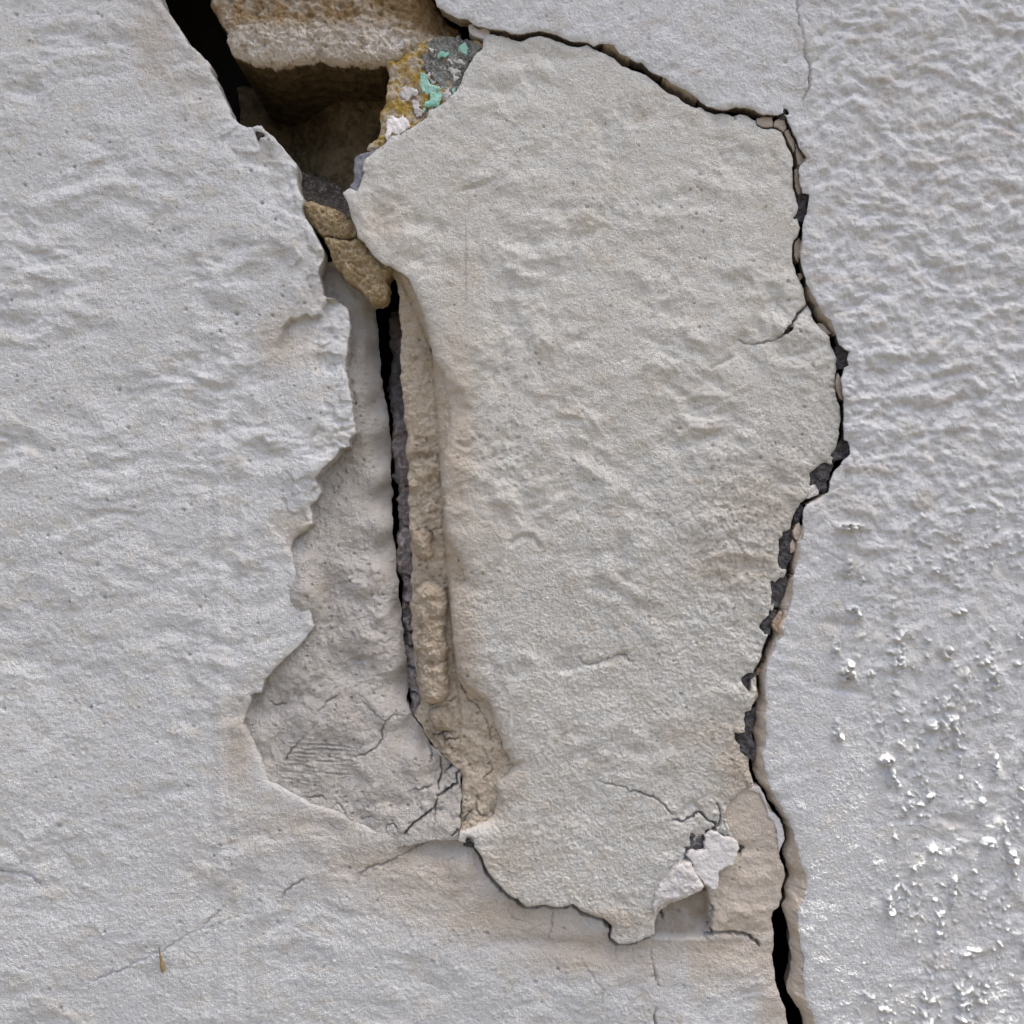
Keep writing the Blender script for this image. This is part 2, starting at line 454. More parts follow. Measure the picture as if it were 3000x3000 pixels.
SLAB_LEFT = [(1364,2470),(1343,2462),(1346,2438),(1373,2429),(1398,2419),(1429,2410),(1448,2391),(1454,2367),(1457,2329),(1451,2311),
 (1457,2295),(1485,2276),(1507,2248),(1494,2239),(1491,2221),(1473,2199),(1470,2174),(1460,2152),(1448,2124),(1445,2090),(1432,2062),
 (1411,2050),(1386,2028),(1364,2012),(1341,1972),(1328,1894),(1320,1778),(1325,1735),(1340,1720),(1360,1705),(1350,1660),(1335,1625),
 (1313,1582),(1300,1524),(1292,1427),(1296,1349),(1306,1272),(1313,1194),(1306,1163),(1300,1128),(1298,1093),(1285,1070),(1271,1050),
 (1262,1022),(1250,966),(1240,919),(1228,888),(1209,842),(1197,817),(1175,798),(1144,780),(1129,775),(1104,758),(1082,732),(1067,709),
 (1045,693),(1042,665),(1026,630),(1017,590),(1001,562),(1024,547),(1043,559),(1055,534),(1068,503),(1061,497),(1068,466),(1086,450),
 (1117,429),(1130,416),(1145,397),(1173,394),(1201,376),(1214,366),(1251,342),(1257,323),(1288,307),(1313,289),(1335,267),(1350,242),
 (1360,211),(1375,183),(1397,152),(1412,140)]
R_TOP = [(1277,0),(1280,19),(1310,37),(1341,54),(1372,56),(1384,67),(1422,76),(1455,82),(1478,82),(1500,92),(1525,95),(1547,87),
 (1581,82),(1612,88),(1640,99),(1668,110),(1693,114),(1720,118),(1739,130)]
R_MID = [(1764,144),(1798,160),(1823,179),(1860,193),(1891,207),(1913,220),(1935,241),(1953,258),(1978,268),(2009,289),(2040,303),
 (2050,302),(2071,312),(2096,320),(2118,316),(2149,328),(2168,321),(2193,326),(2217,336),(2242,334),(2280,333),(2297,334),(2304,349),
 (2312,374),(2330,411),(2346,445),(2357,464),(2348,480),(2338,487),(2342,520),(2350,548),(2353,575),(2360,584),(2358,610),(2354,640),
 (2351,666),(2355,685),(2346,700),(2343,728),(2339,750),(2343,775),(2350,790),(2354,815),(2362,840),(2363,865),(2374,884),(2388,902),
 (2394,925),(2403,940),(2416,947),(2428,965),(2440,980),(2450,1002),(2458,1020),(2472,1037),(2476,1075),(2462,1088),(2465,1110),
 (2469,1140),(2472,1165),(2475,1194),(2476,1222),(2471,1259),(2472,1285),(2480,1305),(2480,1335),(2464,1342),(2450,1357),(2437,1387),
 (2424,1402),(2415,1432),(2420,1446),(2392,1457),(2365,1469),(2352,1477),(2349,1500),(2344,1526),(2328,1561),(2322,1585),(2319,1623),
 (2316,1654),(2316,1679),(2300,1710),(2291,1738),(2280,1772),(2283,1795),(2270,1815),(2264,1830),(2264,1856),(2247,1899),(2235,1937),
 (2222,1965),(2222,1990),(2224,2017),(2224,2039),(2211,2070),(2214,2104),(2203,2139),(2212,2179),(2204,2216),(2207,2257),(2221,2293),
 (2242,2316),(2258,2350),(2277,2376),(2292,2396),(2303,2427),(2305,2455),(2297,2480),(2294,2505),(2306,2542),(2313,2564),(2308,2585),
 (2299,2607),(2303,2632),(2292,2657),(2302,2689),(2311,2717),(2314,2754),(2321,2801),(2317,2850),(2307,2881),(2308,2912),(2324,2934),
 (2342,2959),(2353,2981),(2353,3000),(2370,3080),(2405,3200),(2438,3400),(2446,3700),(2448,6510)]
R_FRONT = [(1761,121),(1798,127),(1817,152),(1839,161),(1863,177),(1882,177),(1901,199),(1925,214),(1950,224),(1972,242),(2009,258),
 (2043,281),(2071,306),(2109,315),(2130,316),(2155,307),(2186,309),(2211,318),(2239,331),(2280,331),(2298,330),(2308,349),(2318,374),
 (2336,411),(2352,445),(2366,464),(2354,482),(2347,500),(2354,548),(2368,580),(2364,640),(2360,666),(2360,700),(2354,750),(2360,790),
 (2370,830),(2387,860),(2402,890),(2419,915),(2442,940),(2452,965),(2464,1000),(2478,1030),(2482,1080),(2472,1110),(2478,1165),
 (2482,1222),(2479,1259),(2485,1300),(2487,1337),(2472,1345),(2442,1390),(2432,1410),(2428,1442),(2400,1462),(2364,1478),(2354,1500),
 (2354,1530),(2354,1570),(2342,1590),(2342,1620),(2335,1655),(2324,1690),(2322,1747),(2310,1790),(2302,1810),(2292,1840),(2297,1862),
 (2276,1878),(2270,1909),(2251,1937),(2244,1974),(2244,2033),(2247,2073),(2242,2111),(2248,2145),(2245,2185),(2234,2207),(2242,2250),
 (2251,2297),(2267,2328),(2289,2362),(2301,2390),(2314,2406),(2324,2434),(2330,2468),(2345,2524),(2364,2565),(2364,2593),(2356,2636),
 (2339,2667),(2339,2729),(2348,2785),(2358,2813),(2353,2841),(2358,2897),(2367,2944),(2389,3000),(2410,3080),(2432,3200),(2452,3400),
 (2452,3700),(2452,6510)]
def narrow(p):
    out = []
    for x, y in p:
        if 470 < y < 1335: x -= 7
        elif y <= 340 and 1400 < x < 2290: y += 5
        out.append((x, y))
    return out
R_TOP, R_MID, R_FRONT = narrow(R_TOP), narrow(R_MID), narrow(R_FRONT)
XL, XR, YT, YB = -3500, 6500, -3000, 6500
SLIT = [(1128,790),(1146,800),(1158,826),(1166,888),(1167,997),(1166,1097),(1174,1155),(1181,1233),(1183,1330),(1189,1388),(1190,1485),
 (1196,1560),(1199,1640),(1201,1738),(1202,1800),(1202,1875),(1206,1933),(1217,2011),(1225,2069),(1216,2108),(1203,2112),(1190,2069),
 (1188,2011),(1184,1933),(1174,1855),(1162,1778),(1156,1699),(1146,1621),(1139,1543),(1133,1466),(1131,1388),(1129,1311),(1123,1233),
 (1115,1167),(1098,1085),(1091,1003),(1087,935),(1082,880),(1100,840)]
CORNER = [(1150,780),(1172,815),(1200,880),(1240,960),(1259,1015),(1268,1110),(1275,1230),(1282,1349),(1288,1440),(1294,1524),(1303,1650),
 (1309,1750),(1322,1880),(1334,2000),(1341,2124),(1345,2217),(1348,2264),(1349,2320),(1346,2400),(1343,2450)]

H_SLAB, H_RIGHT, H_RIMLOW = 14.0, 26.0, -26.0
# dark cement showing where paint flaked off beside the crack; the flaked places are real holes in the sheets
CEMENT = {
 'corner': Z(2000,200,600,[(935,405),(965,410),(990,460),(960,470),(925,450)]),
 'a': Z(2000,200,600,[(1090,1212),(1130,1200),(1172,1212),(1165,1300),(1155,1390),(1110,1442),(1070,1420),(1028,1442),(1065,1385),(1092,1300)]),
 'b': Z(2100,700,600,[(1125,1050),(1150,1020),(1180,1060),(1222,1080),(1200,1140),(1222,1200),(1180,1225),(1145,1215),(1138,1130)]),
 'branch': Z(2100,700,600,[(615,875),(680,842),(714,826),(704,870),(655,912),(632,908)]),
 'c': Z(2050,1250,600,[(1238,272),(1280,205),(1310,172),(1330,130),(1375,140),(1395,190),(1392,272),(1330,292),(1280,314)]),
 'd': Z(2050,1250,600,[(1036,442),(1070,410),(1112,378),(1150,345),(1190,338),(1238,358),(1244,400),(1215,440),(1180,520),(1190,560),(1168,612),(1120,600),(1080,545),(1035,560)]),
 'e': Z(2050,1250,600,[(945,718),(905,790),(870,850),(850,960),(810,985),(770,990),(772,1030),(735,1060),(745,1160),(725,1260),(740,1310),(770,1345),(820,1340),(850,1200),(862,1060),(890,950),(950,860),(955,780)]),
 'f': Z(2050,1250,600,[(755,1420),(700,1472),(672,1438),(658,1490),(676,1560),(664,1690),(722,1662),(785,1540),(800,1430)]),
 'g': Z(1950,1800,600,[(965,0),(930,40),(905,70),(880,130),(905,150),(935,190),(965,165),(985,110),(1010,20),(1020,-30),(975,-45)]),
 'h': Z(1950,1800,600,[(712,590),(745,565),(800,546),(850,560),(845,600),(808,610),(800,690),(785,740),(760,700),(725,660),(708,620)]),
 'i': Z(1950,1800,600,[(740,915),(790,900),(815,880),(818,960),(808,1010),(800,1085),(735,1085),(745,1030),(728,980)]),
 'j': Z(1950,1800,600,[(632,1098),(680,1116),(735,1108),(742,1080),(792,1082),(792,1150),(826,1220),(812,1352),(762,1342),(690,1282),(692,1230),(642,1162)]),
 'k': Z(1850,2250,600,[(540,642),(568,598),(600,642),(688,622),(686,572),(715,560),(745,572),(760,530),(800,505),(830,480),(828,530),(790,550),(775,600),(745,605),(700,660),(692,782),(570,790),(522,832),(500,880),(485,800),(505,745),(552,722)]),
 'l': Z(1850,2250,600,[(1020,738),(1054,736),(1042,800),(1004,838),(1015,790)]),
 'm': Z(1100,2000,600,[(852,1462),(868,1438),(895,1436),(925,1470),(936,1500),(932,1532),(890,1520),(850,1512)]),
 'o': Z(400,0,600,[(1105,1230),(1140,1232),(1192,1255),(1212,1280),(1165,1292),(1140,1328),(1125,1290)]),
}
ON_SLAB = 'a b branch c d e f g h i j k m'.split()
ON_RIGHT = 'corner a b c d'.split()
ON_LEFT = 'l o'.split()

# hairline cracks: (points, half width, depth)
HAIR_RIGHT = [([(2339,-60),(2335,0),(2332,30),(2333,70),(2345,110),(2350,150),(2352,180),(2364,210),(2362,240),(2365,265),(2355,285),(2345,300),(2345,318)],4.2,12)]
HAIR_SLAB = [([(2361,896),(2339,917),(2317,955),(2299,973),(2277,992)],5.5,40),([(2277,992),(2261,1001),(2199,1011),(2159,998)],4,12),
 ([(1747,2283),(1780,2292),(1817,2298),(1850,2313),(1865,2315),(1887,2323),(1909,2328),(1931,2346),(1952,2366),(1968,2380)],4.6,14),
 ([(1968,2398),(2000,2402),(2020,2390),(2046,2377),(2064,2390),(2089,2408),(2104,2412)],5.5,30),([(2098,2352),(2105,2362),(2108,2382),(2105,2408)],5,22),
 ([(2112,2390),(2122,2420),(2130,2445)],4,14),([(2190,2306),(2185,2290),(2170,2285)],4,10),
 ([(1690,1925),(1720,1945),(1770,1935),(1830,1915),(1836,1932),(1850,1935),(1862,1950)],5,9),
 ([(1950,1505),(1985,1575),(2010,1630)],4,4),([(2152,344),(2152,354)],4,20),
 ([(2400,985),(2440,1225),(2380,1235)],0.1,0)]
HAIR_LEFT = [([(x, y + 5) for x, y in SLAB_LOW[18:]],9,46),([(1928,2672),(1946,2658),(1984,2648),(2024,2633),(2049,2622),(2066,2608)],8,50),([(1245,2463),(1227,2481),(1165,2510),(1125,2532),(1082,2543),(1056,2561),(1038,2590)],4.6,10),
 ([(915,2579),(890,2575),(854,2597),(835,2612),(825,2633)],4.2,8),
 ([(660,2654),(621,2689),(582,2724),(543,2739),(505,2766),(466,2790),(411,2813),(373,2836),(334,2848),(272,2875)],4.2,5),
 ([(1806,2765),(1804,2792),(1802,2815)],4.5,9),([(1907,2780),(1912,2819),(1918,2850),(1926,2880)],4.6,13),
 ([(1926,2951),(1916,2982),(1914,3030)],4.6,14),([(1623,2656),(1619,2687),(1613,2726),(1600,2765)],4.6,8),
 ([(2080,2651),(2089,2663),(2086,2685),(2080,2716),(2089,2731)],5.5,22),([(1931,2663),(1943,2685),(1946,2706)],5.5,26),
 ([(2067,2747),(2092,2734),(2130,2734),(2161,2739),(2192,2744),(2216,2759),(2224,2772)],7.5,30),
 ([(1700,2800),(1740,2870),(1770,2900),(1762,2950)],4,4),
 ([(1480,2655),(1500,2690),(1540,2700)],4.5,4),([(1345,2500),(1330,2520),(1310,2528)],4.5,10),
 ([(582,2726),(640,2705),(720,2680)],4.4,4),([(0,2555),(60,2557),(100,2580),(120,2600)],6,9),([(1265,2140),(1,1)],0.1,0)]
HAIR_OLD = [([(1349,2259),(1333,2286),(1337,2306),(1306,2325),(1279,2337)],6,28),([(1279,2337),(1275,2360),(1271,2375),(1225,2407),(1205,2422),(1184,2447)],5,22),
 ([(1339,2307),(1358,2332),(1370,2351),(1373,2379),(1386,2384)],4.6,13),([(1271,2447),(1274,2404),(1277,2372)],4.6,12),
 ([(995,2038),(949,2065),(918,2104)],4,7),([(930,2115),(902,2150),(867,2181),(844,2212),(825,2240)],4.2,9),
 ([(1190,2108),(1147,2104),(1124,2119),(1112,2146),(1116,2174),(1096,2201),(1058,2216),(1023,2224)],4.4,10),
 ([(1124,2119),(1060,2064)],4,8),([(972,2368),(984,2356),(998,2366),(1012,2384)],4.2,14),([(895,2340),(940,2332),(952,2345)],4,10),
 ([(1056,2404),(1085,2395),(1110,2405)],4,10),([(1130,2440),(1132,2420),(1150,2415),(1165,2440)],4,12),
 ([(1195,2330),(1210,2320),(1260,2310),(1272,2300)],4,12),([(1285,2230),(1290,2270),(1282,2320)],4.6,20),
 ([(1324,2450),(1336,2440),(1341,2432)],5,26),([(1250,2190),(1262,2225),(1255,2245)],4.5,14),
 ([(770,2055),(800,2075),(830,2070)],5,10),([(935,1660),(950,1700)],4,5),
 ([(1300,2280),(1320,2255),(1330,2240)],4.5,20),([(1060,2064),(1054,2044)],4,8)]
HAIR_BED = [([(1414,2199),(1426,2230),(1442,2255),(1429,2276),(1414,2292)],4.6,12),([(1407,2339),(1395,2357),(1395,2379),(1404,2398),(1426,2399)],4.6,13),
 ([(1395,2379),(1376,2388),(1361,2407),(1355,2419)],4.6,15),([(1362,2330),(1384,2318)],4,10),([(1345,2006),(1352,2024),(1364,2040)],6,20),
 ([(1364,2040),(1380,2066),(1400,2080),(1408,2094)],4.4,16),([(1395,2100),(1415,2098),(1430,2130),(1440,2180)],4,10),([(1376,2066),(1390,2055),(1412,2060)],4.2,14),
 ([(1286,2060),(1310,2068),(1332,2056)],4.4,14),
 ([(1290,2165),(1300,2185),(1320,2178),(1338,2176)],4.6,16),([(1265,2165),(1290,2160),(1330,2158)],5,16),
 ([(1232,1550),(1260,1555),(1290,1545)],4.4,12)]
SHIFT = {}
def carve(xs, ys, H, cracks, seed=5):
    """thin V-shaped cracks: grid points beside the line are slid onto it and sunk"""
    H = H.copy()
    st = float(np.median(np.diff(xs)))
    SX = np.zeros_like(H); SY = np.zeros_like(H)
    for i, (p, w, d) in enumerate(cracks):
        if d <= 0: continue
        q = rough(p, 3.6, 7, seed + i, False)
        n = len(q)
        cr = np.random.RandomState(seed * 7 + i)
        best = np.full(H.shape, 9e9, np.float32); dep = np.ones(H.shape, np.float32)
        wav = np.interp(np.arange(n), np.arange(0, n + 6, 5), cr.uniform(.25, 1.15, len(np.arange(0, n + 6, 5))))
        end = np.minimum(1, .35 + np.minimum(np.arange(n), np.arange(n)[::-1]) / 5.0)
        for j in range(n - 1):
            ax, ay = q[j]; bx, by = q[j + 1]
            r = st * 2 + w
            i0 = np.searchsorted(xs, min(ax, bx) - r); i1 = np.searchsorted(xs, max(ax, bx) + r)
            j0 = np.searchsorted(ys, min(ay, by) - r); j1 = np.searchsorted(ys, max(ay, by) + r)
            if i1 <= i0 or j1 <= j0: continue
            x = xs[i0:i1][None, :]; y = ys[j0:j1][:, None]
            dx, dy = bx - ax, by - ay; qq = dx * dx + dy * dy + 1e-9
            t = np.clip(((x - ax) * dx + (y - ay) * dy) / qq, 0, 1)
            ox = ax + t * dx - x; oy = ay + t * dy - y
            dd = np.hypot(ox, oy)
            win = (slice(j0, j1), slice(i0, i1))
            b = dd < best[win]
            best[win] = np.where(b, dd, best[win])
            dep[win] = np.where(b, wav[j] * end[j], dep[win])
            near = b & (dd < max(.72 * st, w - 3.2))
            k = np.clip(1 - (w - 4.5) / np.maximum(dd, .1), 0, 1) if w > 5 else 1.0
            SX[win] = np.where(near, ox * k, SX[win]); SY[win] = np.where(near, oy * k, SY[win])
        taper = 1.0
        H -= np.where(best < max(.72 * st, w - 3.2), d * dep * (1.7 if d > 15 else 1.0), 0) + np.where(best < 9, .06 * d * (1 - best / 9), 0)
    SHIFT['x'] = SX; SHIFT['y'] = SY
    return H
def blobs(X, Y, lst):
    s = np.zeros_like(X)
    for x, y, rx, ry, a in lst:
        s = np.maximum(s, a * np.exp(-((X - x) / rx) ** 2 - ((Y - y) / ry) ** 2))
    return s
def grid(xs, ys):
    return np.meshgrid(xs.astype(np.float32), ys.astype(np.float32))
def wob(X, Y, amp, seed, s=26):
    return amp * fbm(X, Y, s, 3, seed)
def cut(xs, ys, S, names):
    for n in names:
        S = np.maximum(S, -sdf(xs, ys, rough(CEMENT[n], 1.5, 10, len(n) + ord(n[0]))))
    return S
def grazing_shade(X, Y):
    """unseen swelling added above the view; keeps grazing sun off all but lower right"""
    up = sstep(-600, -1150, Y) * (1 - sstep(-1500, -2300, Y))  # outward swelling, shaped to block the grazing sun
    return up * (127 + 104 * sstep(3290, 3050, X) + 8 * perlin(X / 300, Y / 300, 77))

# ------------------------------------------------------------------ ground, wall core
def box(name, x0, x1, y0, y1, z0, z1, mat):
    v = [(x, y, z) for z in (z0, z1) for y in (y0, y1) for x in (x0, x1)]
    f = [(0,2,3,1),(4,5,7,6),(0,1,5,4),(2,6,7,3),(0,4,6,2),(1,3,7,5)]
    c = ((x0+x1)/2, (y0+y1)/2, z0)
    me = bpy.data.meshes.new(name); me.from_pydata([tuple(a-b for a, b in zip(p, c)) for p in v], [], f); me.update()
    me.materials.append(mat)
    return link(bpy.data.objects.new(name, me), None, c)
def mat_ground():
    m, nt = nodes_of('worn_paving'); b = NB(nt)
    c = b.mix(b.ramp(b.noise(2, 6, .6), .3, .7), (0.078, 0.067, 0.053), (0.11, 0.096, 0.077))
    c = b.mix(b.ramp(b.noise(160, 3), .45, .7), c, (0.075, 0.064, 0.051))
    b.finish(c, .9, b.bump(b.noise(120, 4), .003))
    return m
gm = bpy.data.meshes.new('ground')
n = 24; v = []; f = []
for j in range(n + 1):
    for i in range(n + 1):
        v.append(((i / n - .5) * 240, (j / n - .5) * 240, 0.0))
for j in range(n):
    for i in range(n):
        a = j * (n + 1) + i; f.append((a, a + 1, a + n + 2, a + n + 1))
gm.from_pydata(v, [], f); gm.update(); gm.materials.append(mat_ground())
gr = link(bpy.data.objects.new('ground', gm), None, (0, 0, 0))
tag(gr, 'worn paving in front of the wall', None, None, 'structure')
def tray(name, x0, x1, z0, z1, yf, yb, yo, b, mat):
    o = [(x0,z0),(x1,z0),(x1,z1),(x0,z1)]; n = [(x0+b,z0+b),(x1-b,z0+b),(x1-b,z1-b),(x0+b,z1-b)]
    v = [(x,yf,z) for x,z in o] + [(x,yf,z) for x,z in n] + [(x,yb,z) for x,z in n] + [(x,yo,z) for x,z in o]
    f = [(i,(i+1)%4,(i+1)%4+4,i+4) for i in range(4)] + [(i+4,(i+1)%4+4,(i+1)%4+8,i+8) for i in range(4)] + [(8,9,10,11)] + \
        [((i+1)%4,i,i+12,(i+1)%4+12) for i in range(4)] + [(15,14,13,12)]
    me = bpy.data.meshes.new(name); me.from_pydata(v, [], f); me.update(); me.materials.append(mat)
    return link(bpy.data.objects.new(name, me), None, (0, 0, 0))
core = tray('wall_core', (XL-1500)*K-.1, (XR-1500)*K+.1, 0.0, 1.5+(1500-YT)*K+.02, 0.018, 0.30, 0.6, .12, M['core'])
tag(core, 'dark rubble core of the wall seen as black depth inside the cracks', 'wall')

# ------------------------------------------------------------------ left plaster sheet (left side and bottom)
def build_left():
    top = [(440,-90),(400,-200),(330,-420),(330,-620),(338,YT-20)]
    poly = [(XL,YT-20)] + [top[-1]] + top[-2::-1] + rough(LEFT_EDGE, 1.8, 13, 3, False) + UNDER + \
        rough(CRACK_L_LOW[:-2], 1.4, 13, 4, False) + CRACK_L_LOW[-2:] + [(XL, YB+10)]
    xs = axis(XL, 2470, 3.6); ys = axis(YT, YB, 3.6)
    X, Y = grid(xs, ys)
    S = sdf(xs, ys, poly)
    S = S + wob(X, Y, 1.6, 11) * (np.abs(S) < 60)
    S = cut(xs, ys, S, ON_LEFT)
    wx = X + 40 * perlin(X / 240, Y / 240, 1); wy = Y + 30 * perlin(X / 200, Y / 200, 2)
    fade = 0.55 + 0.45 * sstep(2200, 1200, Y)
    mod = np.clip(.75 + 1.1 * perlin(X / 260, Y / 200, 13), .15, 1.6)
    H = 1.3 * mod * fade * (6.0 * perlin(wx / 150, (wy + .12 * wx) / 80, 3) + 6.5 * fbm(wx * .72, wy * 1.25, 84, 3, 4))
    H += 12 * perlin(X / 420, Y / 420, 5) + 1.2 * fbm(X, Y, 20, 2, 6)
    H += .85 * grain(X.shape, 8) * inview(X, Y)
    H += 4.2 * perlin(X / 30, Y / 1100, 9) * np.exp(-((X - 670) / 130) ** 2) * sstep(700, 1100, Y)
    clus = sstep(-.15, .5, fbm(X, Y, 190, 2, 17))
    H -= (3 + 8 * clus) * pits(X, Y, 46, .38, 2.0, 6.5, 10)
    H += 3.5 * pits(X + 500, Y, 60, .5, 3.5, 7, 12) * sstep(1300, 1900, Y)
    # swellings and ledges by the torn edge
    H += 9 * np.exp(-((X - 770) / 150) ** 2 - ((Y - 690) / 46) ** 2) * (1 - sstep(700, 722, Y + .05 * X - 38))
    H += 7 * np.exp(-((X - 250) / 60) ** 2 - ((Y - 60) / 20) ** 2)
    # lower coat exposed below the torn lip
    T = [(952,872),(945,895),(939,919),(930,921),(914,929),(896,919),(874,932),(849,932),(837,950),(824,966),(812,1010),(806,1060),(820,1140),(870,1200),(1000,1250),(1060,1200),(1060,872)]
    ST = sdf(xs, ys, rough(T, 2.5, 10, 8), 60)
    H -= 24 * sstep(2, -2, ST) * (1 - sstep(975, 1120, Y + .2 * (1000 - X)))
    H += 9 * sstep(0, -40, ST) * (ST < 0) * (1 - sstep(960, 1090, Y))
    # rumpled plaster near the break
    near = np.exp(-np.clip(-S, 0, 400) / 60.0) * (Y < 1700)
    H += near * (6 * fbm(X, Y, 60, 4, 14))
    lipz = np.exp(-np.clip(-S, 0, 500) / 95.0) * sstep(330, 420, Y) * (1 - sstep(1560, 1640, Y)) * sstep(128, 70, -S)
    H += 40 * sstep(.10, .6, lipz) * terrace(X * .9, Y * .8, 230, 6, 16)
    # soft fold marks
    F = [(905,1300),(912,1280),(930,1258),(940,1262)]
    H -= 7 * np.clip(1 - seg_dist(xs, ys, F, False, 20) / 9, 0, 1)
    F = [(985,1270),(1000,1256),(1012,1262),(1034,1250)]
    H -= 9 * np.clip(1 - seg_dist(xs, ys, F, False, 20) / 8, 0, 1)
    # edge rounding; sheet thins out where it feathers onto the old coat
    H -= 7 * np.exp(np.minimum(S, 0) / 7.0)
    H -= 9 * np.exp(-((X - 885) / 70) ** 2 - ((Y - 1725) / 150) ** 2)
    # undercoat by the right crack and the sunken oblong left of it
    R = Z(1850,2250,600,[(160,1140),(700,1120),(735,1260),(745,1480),(748,1545),(690,1600),(400,1610),(215,1590),(120,1600)])
    SR = sdf(xs, ys, R, 60)
    H -= 46 * sstep(5, -9, SR) * (1 - .3 * sstep(2700, 2750, Y))
    H -= 10 * np.exp(-((Y - 2765 + (X - 1500) * -.02) / 26) ** 2) * sstep(1400, 1480, X) * (1 - sstep(1900, 2000, X))
    und = sstep(2040, 2110, X) * (1 - sstep(2745, 2775, Y)) * sstep(2260, 2300, Y)
    H += und * (4 + 2.6 * fbm(X, Y, 40, 3, 15))
    # pushed-out plaster bulge under the slab corner, pale lump with a dark broken side
    H += 15 * np.exp(-((X - 1352) / 34) ** 2 - ((Y - 2525) / 42) ** 2) * sstep(1394, 1386, X)
    H -= 36 * np.exp(-((X - 1310) / 100) ** 2 - ((Y - 2484) / 46) ** 2)
    H = carve(xs, ys, H, HAIR_LEFT)
    H += grazing_shade(X, Y)
    st = .8 * blobs(X, Y, [(920,2400,200,50,.4),(800,2340,60,50,.35),(1180,2500,230,60,1),(1330,2540,130,100,1),(1480,2650,150,60,.8),(1700,2760,220,60,.7),(1950,2760,230,70,.55),  # brown staining; below the patch it also carries the hollow's painted shade
        (450,110,60,130,.35),(900,1560,90,50,.45),(830,1000,70,80,.5),(820,740,90,40,.35),(700,2190,50,120,.5),(1250,2620,200,70,.45),(640,2560,160,70,.3),
        (930,880,60,90,.35),(260,1150,200,25,.15),(1900,2930,80,60,.25)])
    beige = .95 * und * (1 - sstep(2740, 2760, Y))
    beige = np.maximum(beige, .8 * sstep(1985, 2030, X) * sstep(2735, 2760, Y) * (1 - sstep(2800, 2960, Y)))
    beige = np.maximum(beige, blobs(X, Y, [(1500,2690,260,70,.9),(1750,2800,240,60,.8),(1150,2560,260,70,.6),(450,110,70,140,.45),(560,260,90,110,.35),(900,1560,90,50,.6),(830,1000,80,90,.5),(700,2200,60,140,.6),(1250,2620,220,80,.6),(900,2430,240,80,.4)]))
    st = np.maximum(st, .12 * sstep(1985, 2030, X) * sstep(2735, 2760, Y) * (1 - sstep(2800, 2900, Y)))
    st = np.maximum(st, .9 * sstep(4, -8, SR))  # brown of the sunken oblong, its recess shade put into the colour
    beige = np.maximum(beige, .7 * sstep(2180, 2260, X) * (Y > 2700))
    o = relief('plaster_sheet', xs, ys, S, H, M['left'], None, -80, {'stain': np.clip(st, 0, 1), 'beige': np.clip(beige, 0, 1)})
    tag(o, 'pale grey rippled plaster sheet covering the left side and bottom of the wall', 'plaster')
    return o
LEFT = build_left()

